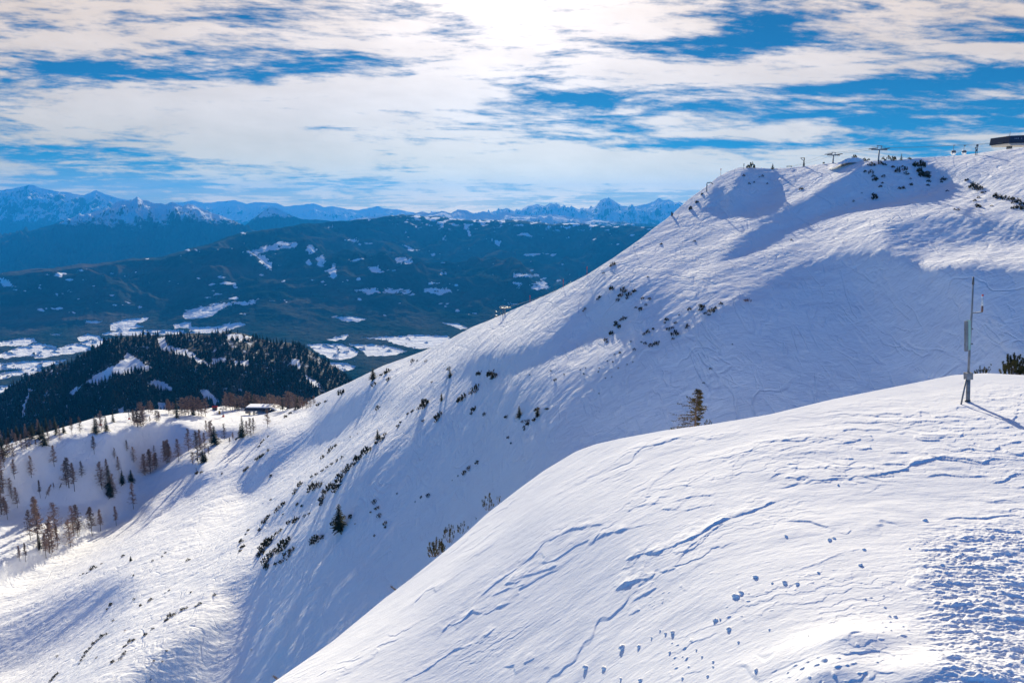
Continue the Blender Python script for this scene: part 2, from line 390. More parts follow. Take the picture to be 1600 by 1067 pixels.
STEPS = [(Z1, .10, [(185, 630), (240, 605), (290, 605), (330, 585), (400, 560), (440, 540), (475, 515), (530, 485), (580, 470), (630, 455), (690, 425), (740, 410)]),
 (Z1, .11, [(1000, 340), (1080, 325), (1130, 315), (1180, 305), (1190, 290), (1250, 275), (1300, 265), (1380, 270), (1450, 285), (1490, 270), (1650, 275)]),
 (Z1, .06, [(385, 455), (440, 440), (500, 430)]), (Z1, .06, [(300, 448), (360, 450)]), (Z1, .035, [(485, 368), (545, 350), (560, 320), (555, 300), (580, 270), (640, 235), (760, 200), (850, 180)]),
 (Z1, .05, [(680, 345), (720, 322), (780, 312), (790, 290), (790, 260)]), (Z1, .07, [(925, 216), (1000, 205), (1015, 195)]), (Z1, .06, [(1100, 176), (1200, 152), (1280, 145), (1320, 135), (1410, 130)]),
 (Z1, .06, [(1190, 194), (1290, 196), (1370, 192), (1382, 175)]), (Z1, .04, [(0, 520), (60, 505), (110, 505)]), (Z1, .035, [(70, 555), (130, 530), (200, 515), (290, 495)]),
 (Z1, .05, [(350, 655), (380, 605), (420, 570), (480, 530), (540, 490)]), (Z1, .08, [(140, 742), (200, 705), (270, 690), (282, 668)]), (Z1, .06, [(195, 778), (250, 745), (290, 725)]), (Z1, .05, [(185, 825), (230, 800)]), (Z1, .06, [(165, 660), (205, 650)]),
 (Z1, .06, [(1250, 332), (1300, 322), (1380, 330), (1500, 330)]), (Z1, .07, [(1005, 236), (1060, 230)]), (Z1, .06, [(1110, 247), (1190, 245)]), (Z1, .07, [(915, 302), (985, 300)]), (Z1, .07, [(938, 266), (992, 268)]), (Z1, .06, [(1495, 161), (1548, 156)]), (Z1, .07, [(1515, 222), (1590, 208)]),
 (Z1, .08, [(1480, 356), (1530, 347), (1560, 322), (1640, 322)]), (Z1, .05, [(1400, 250), (1520, 252), (1640, 262)]), (Z1, .05, [(860, 210), (900, 198)]), (Z1, .04, [(1300, 160), (1430, 158)]), (Z1, .04, [(690, 260), (740, 235), (820, 215), (900, 190)]),
 (Z1, .04, [(250, 390), (280, 350), (340, 310), (370, 290)]), (Z1, .04, [(380, 380), (410, 350), (480, 310)]), (Z1, .05, [(340, 425), (430, 400), (500, 400)]), (Z1, .05, [(180, 458), (210, 440), (310, 425)]),
 (Z1, .05, [(900, 330), (970, 330)]), (Z1, .05, [(880, 305), (915, 290)]), (Z1, .05, [(1090, 285), (1180, 290)]), (Z1, .05, [(740, 335), (830, 342)]), (Z1, .03, [(780, 670), (860, 640), (950, 600), (1040, 585)]),
 (Z2, .07, [(900, 390), (960, 330), (1010, 290), (1080, 240), (1150, 190), (1200, 130), (1270, 100), (1320, 70), (1380, 65), (1450, 50)]), (Z2, .09, [(1100, 278), (1160, 255), (1220, 240), (1255, 222)]), (Z2, .08, [(1035, 305), (1100, 290)]),
 (Z2, .09, [(760, 520), (800, 470), (850, 460), (900, 415), (960, 425), (1000, 400), (1065, 375)]), (Z2, .05, [(600, 712), (640, 690), (700, 660), (760, 620), (830, 570), (900, 560)]), (Z2, .08, [(1490, 332), (1540, 300), (1600, 288)]), (Z2, .05, [(1400, 130), (1450, 95), (1560, 70)]), (Z2, .05, [(1110, 632), (1160, 610)]),
 (Z2, .05, [(980, 350), (1060, 318), (1130, 300)]), (Z2, .05, [(870, 560), (930, 540), (1000, 480)]), (Z2, .05, [(1540, 205), (1600, 180)])]
FINE = [(Z1, .015, [(430, 690), (430, 620), (460, 560), (520, 510), (585, 480)]), (Z1, .015, [(400, 690), (410, 620), (440, 560), (500, 510)]), (Z1, .02, [(350, 655), (375, 680), (370, 720), (400, 740)])]
ROUGH = [(1352, 905), (1400, 870), (1480, 840), (1620, 818), (1800, 810), (1800, 1250), (1560, 1160), (1500, 1067), (1470, 1010), (1430, 985), (1400, 940)]
def seg_field(X, Y, pts, w, A):
    out = np.zeros(X.shape)
    x0, x1 = pts[:, 0].min()-3*w, pts[:, 0].max()+3*w; y0, y1 = pts[:, 1].min()-3*w, pts[:, 1].max()+3*w
    m = (X > x0) & (X < x1) & (Y > y0) & (Y < y1)
    if not m.any(): return out
    xs = X[m]; ys = Y[m]; best = np.full(xs.shape, 1e9); sg = np.zeros(xs.shape); al = np.zeros(xs.shape)
    xs = xs+.10*fbm(xs*3.5, ys*3.5, 4, .7); ys = ys+.08*fbm(xs*3.5+40, ys*3.5, 4, .7)
    L = len(pts)-1
    for i in range(L):
        p, q = pts[i], pts[i+1]; d = q-p; l2 = (d*d).sum()
        tt = np.clip(((xs-p[0])*d[0]+(ys-p[1])*d[1])/l2, 0, 1)
        ex = xs-p[0]-tt*d[0]; ey = ys-p[1]-tt*d[1]; dd = np.hypot(ex, ey)
        side = d[0]*(ys-p[1])-d[1]*(xs-p[0])       # >0 : far side (pts run left to right)
        u = dd < best; best[u] = dd[u]; sg[u] = np.sign(side[u]); al[u] = ((i+tt)/L)[u]
    prof = np.where(sg > 0, np.exp(-best/w)*sstep(-.03, .0, best), np.maximum(0, 1-best/.05))
    prof = prof*np.minimum(1, np.minimum(al, 1-al)*6+.12)
    prof = prof*np.clip(.75+1.1*fbm(xs*1.8, ys*1.8, 3), .05, 1.3)
    out[m] = A*prof
    return out
def fore_relief(X, Y, Z):
    a, b = X/Y, Z/Y; PX, PY = pix(a, b)
    d = .06*fbm(X/9, Y/5, 3)+.011*fbm(X/.7, Y/.28, 4, .6)+.015*fbm((X*.9+Y*.3)/2.4, Y/.8, 3)
    # wind-carved sastrugi: gentle rise, abrupt camera-side edge, in patches
    for (fx, fy, ph, am) in ((.45, 1.0, 3.1, .036), (.9, 2.2, 9.4, .022), (1.6, 4.6, 1.7, .011), (2.6, 8., 5.7, .005)):
        g = Y*fy*.55+X*.12+1.6*fbm(X*fx*.8+ph, Y*fx*.8, 4)
        fr = g-np.floor(g)
        saw = np.where(fr < .06, fr/.06, 1-(fr-.06)/.94)
        patch = sstep(.02, .35, fbm(X*.22+ph, Y*.4-ph, 3)+.30*sstep(850, 1150, PX)*sstep(800, 720, PY)-.12)
        d = d+am*(saw)*patch*sstep(590, 640, PY+(PX-1500)*.12)
    for fn, A, pl in STEPS+FINE:
        pp = np.array([fn(*q) for q in pl]); x, y, z = fg_pt(pp[:, 0], pp[:, 1])
        if x[0] > x[-1]: x, y = x[::-1], y[::-1]
        d = d+seg_field(X, Y, np.stack([x, y], 1), .55 if A > .03 else .12, A*.58)
    # small crumbs of snow
    cr = perlin(X*3.1+5, Y*3.1); m = sstep(840, 960, PY)*sstep(950, 1080, PX)*sstep(-.1, .3, fbm(X*.5, Y*.5+20, 2))
    d = d+.06*sstep(.62, .9, cr)*m+.03*sstep(.5, .8, perlin(X*7, Y*7+3))*m
    # churned patch
    rg = inpoly(PX, PY, ROUGH)
    edge = sstep(-.45, .9, np.minimum((PX-1380)/110, 3)-np.abs(fbm(X*1.1, Y*1.1, 2))*.7)*sstep(805, 880, PY+(PX-1400)*.16)
    edge = edge*sstep(0, 1, (PX+ (1067-PY)*.2-1400)/110)
    rough = .09*fbm(X*.8, Y*2.2, 3)+.07*ridged(X*2.2, Y*5.0, 3)*(.6+fbm(X*.7, Y*1.4+7, 2))+.045*sstep(.1, .7, perlin(X*4.2, Y*6.+9))+.03*fbm(X*9, Y*12, 3)
    d = d+edge*rough*.72
    # a few broad lumps at the bottom
    for (px, py, r, am) in ((1330, 1010, 1.1, .30), (1460, 1066, 1.3, .35), (1290, 1060, .9, .2)):
        x, y, z = fg_pt(px, py); d = d+am*np.exp(-((X-x)**2/(r*r)+(Y-y)**2/(r*r*.35)))
    return d
def build_fore():
    na, nr = 1350, 760
    a = np.concatenate([np.linspace(-.9, -.44, 60)[:-1], np.linspace(-.44, .80, na), np.linspace(.80, 2.4, 240)[1:]]); na = len(a)
    bs = smooth1(interp_sil(SIL_F, a), 8)
    bb = np.full(na, -.80)
    v = np.linspace(0, 1, nr)[:, None]
    B = bb+(bs-bb)*v; A = np.broadcast_to(a, B.shape)
    Y = np.exp(bsamp(FOR, A, B)); X = A*Y; Z = B*Y
    Z = Z+fore_relief(X, Y, Z)*np.minimum(1, (1-v)*30+.1)
    k = 40; sk = (np.linspace(0, 1, k+1)[1:]**1.7*75)[:, None]
    Xs, Ys, Zs = X[-1], Y[-1], Z[-1]; ra = np.hypot(Xs, Ys)
    sX = Xs+Xs/ra*sk; sY = Ys+Ys/ra*sk; sZ = Zs+bs*sk-np.minimum(sk**2*.05, .9*sk)
    X = np.vstack([X, sX]); Y = np.vstack([Y, sY]); Z = np.vstack([Z, sZ])
    # ground continues under and behind the viewpoint
    n2 = 30; q = np.linspace(1, 0, n2+1)[:-1][:, None]
    bX = X[:1]-(1-q[::-1]*0-1)*0
    X0, Y0, Z0 = X[0], Y[0], Z[0]
    ys = np.linspace(-40, 0, n2)[:, None]
    Yb = Y0+ys; Xb = X0*np.ones_like(ys)*(1-ys/40*.6); Zb = Z0+fbm(Xb/5, Yb/5, 3)*.2*np.minimum(1, -ys/4)-ys*0+np.minimum(0, ys+0)*0.02
    X = np.vstack([Xb[:-1], X]); Y = np.vstack([Yb[:-1], Y]); Z = np.vstack([Zb[:-1], Z])
    return setting(grid_mesh('snow_ground', X, Y, Z, None, M_near))
build_fore()
# ================================================================ valley floor and the forested mountains beyond it
FIELDS = [  # open snow-covered meadows and clearings of the valley (outlines, softness)
 [(0, 533), (30, 528), (52, 527), (58, 534), (35, 540), (0, 541)], [(0, 553), (30, 541), (60, 535), (88, 541), (88, 548), (70, 552), (40, 556), (0, 560)],
 [(45, 556), (80, 550), (95, 541), (120, 535), (160, 528), (175, 531), (150, 545), (110, 552), (60, 560)], [(0, 566), (50, 563), (105, 561), (95, 568), (60, 575), (0, 578)], [(0, 582), (40, 576), (70, 575), (50, 584), (0, 592)], [(0, 602), (22, 599), (0, 614), (-60, 625), (-60, 600)],
 [(120, 527), (136, 521), (155, 524), (158, 529), (125, 533)], [(78, 522), (95, 521), (92, 524)], [(135, 500), (160, 500), (150, 504), (134, 503)],
 [(172, 504), (195, 498), (232, 494), (228, 500), (212, 506), (225, 510), (190, 516), (172, 516)], [(160, 520), (200, 514), (255, 514), (290, 515), (290, 522), (160, 524)], [(272, 505), (298, 502), (300, 512), (272, 512)], [(296, 510), (340, 509), (375, 502), (385, 506), (365, 513), (345, 520), (296, 520)], [(345, 506), (360, 502), (358, 507)],
 [(286, 492), (292, 485), (330, 477), (372, 469), (404, 465), (395, 472), (362, 474), (345, 482), (330, 494), (300, 497), (288, 497)],
 [(478, 538), (500, 536), (535, 537), (560, 548), (558, 556), (545, 560), (520, 562), (500, 552)], [(545, 537), (600, 538), (640, 548), (612, 556), (575, 556), (560, 545)], [(600, 530), (640, 522), (700, 524), (705, 532), (690, 541), (650, 545), (620, 538)], [(510, 530), (530, 524), (545, 521), (540, 529), (520, 533)], [(560, 528), (600, 525), (640, 524), (610, 530)],
 [(505, 565), (540, 566), (556, 572), (545, 580), (520, 575)], [(522, 495), (545, 493), (573, 496), (560, 502), (540, 501)], [(690, 502), (715, 504), (732, 512), (720, 514), (705, 508)], [(583, 530), (660, 528), (655, 533)],
 [(20, 362), (40, 361), (62, 367), (40, 369)], [(298, 378), (330, 366), (360, 359), (389, 361), (360, 366), (330, 370), (300, 382)], [(380, 393), (410, 385), (440, 377), (466, 378), (463, 384), (430, 388), (400, 396)], [(398, 395), (412, 398), (424, 410), (424, 421), (415, 415)], [(478, 384), (488, 380), (494, 390), (484, 397)], [(385, 351), (402, 353), (395, 356)],
 [(212, 392), (235, 393), (225, 395)], [(600, 449), (630, 450), (645, 453), (640, 456), (600, 455)], [(662, 449), (700, 450), (705, 455), (690, 458), (664, 455)], [(555, 452), (585, 448), (595, 455), (575, 458)], [(668, 440), (690, 441), (672, 443)], [(786, 474), (808, 472), (808, 474)], [(770, 375), (782, 376), (783, 382), (775, 382)], [(618, 402), (645, 402), (640, 410), (620, 408)], [(537, 374), (560, 372), (556, 376)], [(0, 431), (15, 437), (24, 447), (5, 444)],
 [(495, 400), (507, 398), (505, 415), (496, 412)], [(830, 440), (850, 438), (858, 448), (835, 450)], [(800, 438), (815, 440), (812, 446)], [(575, 417), (590, 415), (600, 425), (580, 422)], [(800, 425), (840, 427), (838, 431), (802, 430)]]
BROWN = [(0, 500, 200, 24), (560, 470, 120, 14), (760, 415, 120, 18), (100, 420, 140, 12), (300, 425, 150, 10)]
def s_far(A, B, hh=0):
    PX, PY = pix(A, B)
    up = sstep(525, 500, PY+6*fbm(A*14, B*14, 2))
    w1 = .5*fbm(A*4, B*8, 3); n = .95*(ridged(A*4.5+B*8+w1, B*13-A*3.5+w1, 2, .5)-.35)+.55*(ridged(A*14+w1*2, B*26-A*5, 3, .55)-.4)+.4*fbm(A*45, B*80, 3, .6)
    s = up*(.20+n)+(1-up)*.0
    s = np.clip(s, -.3, 1.2)
    flat = (1-up)
    s = s*(1-flat)+flat*.004
    return np.maximum(s, B+.035)
def build_valley():
    na, nb = 1100, 760
    a = np.linspace(-.84, .35, na)
    crest = [(-300, 440), (0, 425), (60, 418), (130, 412), (200, 404), (260, 398), (300, 386), (340, 374), (380, 362), (420, 357), (470, 350), (530, 344), (570, 341), (600, 337), (630, 334), (660, 337), (700, 339), (740, 343), (800, 343), (860, 349), (900, 347), (950, 352), (1000, 352), (1200, 356)]
    bt = smooth1(interp_sil(crest, a), 6)+.0022*fbm(a*38, a*0+2.2, 4, .6); b_lo = float(ab(800, 640)[1])
    b = b_lo+(bt-b_lo)*np.linspace(0, 1, nb)[:, None]
    A = np.broadcast_to(a, b.shape)
    s = s_far(A, b)*0+.135*sstep(525, 500, pix(A, b)[1])
    H = -1150.
    Y = np.zeros(b.shape); Y[0] = H/b[0]
    L = np.log(Y[0])
    for j in range(1, nb):
        bm = .5*(b[j]+b[j-1]); db = b[j]-b[j-1]
        La = np.gradient(L, a); La = np.clip(smooth1(La, 14), -3, 3)
        L = L+db*np.clip(1+a*La, .4, 1.8)/(np.maximum(s[j], bm+.035)-bm)
        L = smooth1(L, 2)
        Y[j] = np.exp(L)
    Y = np.minimum(Y, 26000)
    X = A*Y; Z = b*Y
    PX, PY = pix(A, b)
    up = sstep(512, 440, PY)
    w1 = .35*fbm(X/4000, Y/4000, 3)
    Z = Z+up*(640*(ridged(X/3900+w1, Y/4600+w1, 5, .55)-.38)+120*fbm(X/700, Y/900, 4, .55))
    Z = Z+sstep(525, 490, PY)*60*(ridged(X/1500+w1, Y/900, 4, .5)-.4)
    tt = np.linspace(0, 1, nb)[:, None]
    lim = (bt-.0035*np.clip((1-tt)*14, 0, 1)-.004*(1-tt))*Y
    Z = np.where(tt > .5, np.minimum(Z, lim), Z); Z[-1] = bt*Y[-1]
    b = Z/Y; PX, PY = pix(A, b)
    amp = .45+1.6*sstep(505, 470, PY); wx = PX+amp*4.5*fbm(PX/11., PY/4.5, 4, .6); wy = PY+amp*2.2*fbm(PX/9.+50, PY/3., 4, .6)
    op = np.zeros(b.shape)
    for poly in FIELDS: op = np.maximum(op, inpoly(wx, wy, poly)*1.)
    op = op*(1-.95*sstep(.12, .3, fbm(PX/8., PY/3.5, 4, .6))*sstep(505, 470, PY))
    # rows of trees and hedges across the meadows
    lines = sstep(.10, .03, np.abs(perlin(PX/38., PY/7.5)-.12)) * sstep(.1, .4, perlin(PX/25., PY/9.+40))
    lines = np.maximum(lines, sstep(.09, .02, np.abs(perlin(PX/60.+9, PY/4.2)))*sstep(.15, .4, perlin(PX/14.+3, PY/6.)))
    op = op*(1-.9*lines*(PY > 512))
    # thinly wooded patches among the forest
    pt = fbm(A*60, b*150, 4)+.5*fbm(A*14, b*50, 3)
    thin = sstep(.33, .6, pt)*.62*sstep(512, 480, PY)
    hi = sstep(368, 340, PY+9*fbm(A*20, b*20, 3))*sstep(540, 700, PX)
    thin = np.maximum(thin, hi*sstep(-.15, .4, fbm(A*90, b*260, 4))*.9)
    br = np.zeros(b.shape)
    for (px, py, rx, ry) in BROWN: br = np.maximum(br, np.exp(-((PX-px)/rx)**2-((PY-py)/ry)**2))
    br = br*sstep(-.2, .4, fbm(A*10, b*60, 4))
    wood = 1-op
    Z = Z+wood*(14+10*perlin(X/55., Y/90.))*sstep(450, 530, PY)-14
    Z = Z+ (26*fbm(X/420., Y/700., 4))*sstep(530, 470, PY)
    X0, Y0, Z0 = X[0], Y[0], Z[0]
    n2 = 14; ys = np.linspace(1, 0, n2)[:-1][:, None]
    Xb = X0*(1-ys*.75); Yb = Y0*(1-ys*.75); Zb = np.full(Xb.shape, -1164.)-ys*30
    Xe, Ye, Ze = X[-1], Y[-1], Z[-1]; q = np.linspace(0, 1, 12)[1:][:, None]
    Xf = Xe*(1+q*.2); Yf = Ye*(1+q*.2); Zf = Ze-q*1100
    P = lambda M, v: np.vstack([np.full(Xb.shape, v), M, np.full(Xf.shape, v)])
    return setting(grid_mesh('valley_terrain', np.vstack([Xb, X, Xf]), np.vstack([Yb, Y, Yf]), np.vstack([Zb, Z, Zf]), {'open': P(np.maximum(op, thin), 0), 'larch': P(br, 0)}, M_forest))
def forest_build(t, p):
    pos = t.pos()
    n = t.noise(pos, .009, 5, .62)
    n2 = t.noise(t.mapping(pos, (1, 1, 1)), .0016, 4, .6)
    g = t.mix(t.ramp(n2, .35, .65), (.012, .030, .028), (.055, .058, .050))
    g = t.mix(t.math('MULTIPLY', t.attr('larch'), .8), g, (.12, .085, .062))
    op = t.math('ADD', t.attr('open'), t.math('MULTIPLY_ADD', n, .34, -.17))
    t.put(p.inputs['Base Color'], t.mix(t.ramp(op, .22, .45), g, (.88, .88, .88)))
    p.inputs['Roughness'].default_value = .9
    p.inputs['Specular IOR Level'].default_value = 0
    t.put(p.inputs['Normal'], t.bump(n, 45., 1.))
M_forest = material('conifer_forest_cover', forest_build)
build_valley()
# ---------------------------------------------------------------- ranges
def alpine_build(tree, snow_lo, dark=0.):
    def b(t, p):
        pos = t.pos(); geo = t.new('ShaderNodeNewGeometry')
        nz = t.sep(geo.outputs['Normal'])[2]
        n = t.noise(t.mapping(pos, (1, 1, 1.6)), .0038, 8, .72)
        n2 = t.noise(pos, .0011, 5, .6)
        z = t.sep(pos)[2]
        steep = t.math('ADD', nz, t.math('MULTIPLY_ADD', n, .9, -.45))
        rock = t.ramp(steep, .46, .60, 1, 0)
        c = t.mix(rock, (.86, .88, .90), (.10, .095, .09))
        fz = t.math('ADD', z, t.math('MULTIPLY_ADD', n, 700., -350.))
        fz = t.math('ADD', fz, t.math('MULTIPLY_ADD', n2, 500., -250.))
        fc = t.mix(t.ramp(n2, .4, .6), (.014, .030, .028), (.060, .056, .046))
        c = t.mix(t.ramp(fz, tree-60, tree+60, 1, 0), c, fc)
        t.put(p.inputs['Base Color'], c); p.inputs['Roughness'].default_value = .8; p.inputs['Specular IOR Level'].default_value = 0
        t.put(p.inputs['Normal'], t.bump(n, 120., .8))
    return b
RANGES = [  # name, distance, depth, treeline height, relief, outline
 ('distant_range', 34000, 4000, -500, 300, [(150, 330), (280, 312), (300, 309), (320, 313), (340, 311), (365, 308), (385, 314), (400, 311), (430, 313), (445, 318), (470, 316), (490, 313), (505, 319), (520, 318), (545, 323), (560, 324), (575, 321), (590, 318), (605, 322), (620, 323), (645, 328), (700, 334), (760, 340)]),
 ('snowy_west_range', 27000, 3600, -330, 520, [(-300, 300), (-150, 292), (-60, 284), (0, 288), (15, 286), (30, 283), (45, 279), (52, 280), (60, 284), (75, 287), (90, 290), (105, 291), (115, 294), (130, 296), (140, 292), (150, 288), (160, 293), (170, 296), (185, 301), (200, 304), (230, 312), (270, 322), (330, 338)]),
 ('plateau_summits', 29000, 5200, -600, 520, [(640, 332), (690, 326), (740, 326), (770, 324), (782, 320), (792, 317), (802, 322), (815, 320), (825, 313), (838, 311), (850, 314), (860, 309), (870, 311), (880, 316), (895, 315), (905, 319), (925, 318), (933, 312), (939, 304), (946, 301), (954, 302), (962, 307), (970, 313), (985, 315), (998, 313), (1005, 311), (1015, 309), (1022, 306), (1030, 301), (1038, 305), (1045, 303), (1055, 309), (1062, 307), (1080, 314), (1110, 320), (1200, 325), (1400, 330)]),
 ('karst_plateau', 21000, 6000, -330, 330, [(520, 345), (545, 338), (560, 333), (600, 329), (640, 327), (660, 323), (675, 326), (690, 322), (705, 326), (715, 320), (728, 321), (740, 327), (755, 322), (765, 326), (775, 328), (790, 323), (805, 328), (830, 330), (860, 327), (900, 333), (950, 338), (1000, 342), (1060, 346), (1150, 350), (1300, 352)]),
 ('craggy_snow_ridge', 16500, 4200, -215, 470, [(-200, 372), (-60, 364), (0, 357), (40, 350), (80, 338), (110, 328), (140, 319), (160, 313), (172, 310), (180, 303), (190, 300), (198, 302), (205, 299), (213, 294), (220, 298), (232, 301), (240, 305), (250, 304), (258, 306), (268, 302), (276, 306), (285, 309), (292, 305), (300, 306), (308, 311), (320, 314), (330, 320), (345, 324), (360, 331), (375, 338), (392, 346), (420, 356), (480, 370)]),
 ('small_snow_peak', 19500, 2200, -160, 260, [(340, 362), (380, 347), (395, 335), (403, 329), (412, 322), (420, 317), (428, 317), (436, 320), (445, 325), (455, 330), (470, 336), (500, 337), (530, 340), (560, 346), (600, 352)]),
]
def build_range(name, dist, depth, tree, rel, prof):
    aa, bb = ab([p[0] for p in prof], [p[1] for p in prof])
    na = int(min(900, (prof[-1][0]-prof[0][0])*1.2)); a = np.linspace(aa[0], aa[-1], na)
    bs = np.interp(a, aa, bb)
    bs = bs+.0011*fbm(a*120, a*0+dist/900., 4)
    nr = 170; v = np.linspace(-1, 1, 2*nr)[:, None]
    Yc = dist*(1+.03*fbm(a*9, a*0+3.3, 3))
    Y = Yc+v*depth; X = a*Y
    Zc = bs*Yc
    base = -1500.
    q = np.abs(v)
    # profile : steep near the crest, easing out downhill
    fall = (Zc-base)*(q**.72)
    g = 1.25*ridged(X/ (depth*.28)+5, Y/(depth*.55), 6, .6)*rel*np.minimum(1, q*5)*(1-q*.4)
    g = g+.30*rel*ridged(X/(depth*.085), Y/(depth*.30), 4, .6)*np.minimum(1, q*9)*(1-q*.5)
    g2 = fbm(X/(depth*.05), Y/(depth*.09), 4)*rel*.35*np.minimum(1, q*9)
    fall = fall*(1+.5*sstep(.0, .25, q)*(1-q)) if 'craggy' in name else fall
    Z = Zc-fall+np.minimum(g-rel*.35, fall*.8+0)+g2
    # nothing on the near flank may rise above the crest line of sight
    lim = (bs-.0012*np.minimum(1, q*6))*Y
    Z = np.where(v < 0, np.minimum(Z, lim), Z)
    return setting(grid_mesh(name, X, Y, Z, None, material('alpine_'+name, alpine_build(tree, 0))))
for R_ in RANGES: build_range(*R_)

# ================================================================ wooded hill above the plateau
SIL_H = [(-260, 700), (-100, 650), (0, 618), (20, 602), (40, 590), (60, 582), (82, 574), (108, 568), (126, 555), (157, 539), (168, 530), (192, 527), (219, 523), (248, 526), (275, 522), (300, 521), (325, 524), (350, 518), (380, 521), (395, 526), (410, 530), (430, 536), (450, 535), (470, 540), (485, 548), (500, 559), (530, 578), (550, 596), (565, 614), (600, 650), (680, 690)]
GLADES = [[(107, 612), (118, 605), (135, 598), (150, 584), (165, 575), (185, 565), (200, 548), (212, 556), (222, 565), (236, 572), (232, 580), (215, 572), (205, 582), (190, 585), (175, 580), (160, 592), (150, 600), (130, 600), (115, 615)],
 [(246, 528), (256, 526), (262, 540), (285, 543), (300, 548), (318, 560), (330, 572), (315, 570), (300, 556), (270, 552), (250, 545)], [(225, 594), (245, 592), (262, 600), (270, 610), (255, 612), (235, 605)], [(330, 556), (355, 558), (352, 566), (332, 566)], [(365, 560), (388, 562), (388, 572), (368, 570)], [(352, 522), (372, 522), (394, 527), (380, 532), (355, 529)],
 [(44, 606), (50, 604), (47, 622), (41, 634), (38, 655), (34, 655), (37, 630)], [(455, 560), (468, 565), (470, 578), (456, 572)], [(475, 580), (492, 590), (500, 604), (485, 600)], [(310, 606), (326, 610), (345, 630), (340, 636), (318, 620)], [(245, 630), (258, 628), (262, 645), (248, 645)], [(186, 640), (194, 634), (192, 660), (182, 660)], [(435, 528), (452, 532), (440, 536)]]
def hill_grid(na, nr):
    a = np.linspace(-.84, -.06, na); bs = smooth1(interp_sil(SIL_H, a), 2)
    PXs, _ = pix(a, bs)
    Yt = np.interp(PXs, [-200, 0, 200, 400, 560, 700], [1800, 1950, 2150, 2250, 2150, 2050])
    v = np.linspace(0, 1, nr)[:, None]
    bb = bs-.24
    B = bb+(bs-bb)*v; A = np.broadcast_to(a, B.shape)
    s = .48+.12*fbm(A*22, B*20, 3)
    L = np.zeros(B.shape); L[-1] = np.log(Yt)
    for j in range(nr-2, -1, -1):
        bm = .5*(B[j]+B[j+1]); db = B[j+1]-B[j]
        rnd = .25+.75*sstep(0, .14, bs-bm)                # rounded top
        L[j] = L[j+1]-db/(np.maximum(s[j]*rnd, bm+.12)-bm)
    Y = np.exp(L); X = A*Y; Z = B*Y
    Z = Z+(9*ridged(X/120., Y/200., 4)+14*fbm(X/160, Y/160, 3)-6)*np.minimum(1, (1-v)*9)
    return a, bs, A, B, X, Y, Z
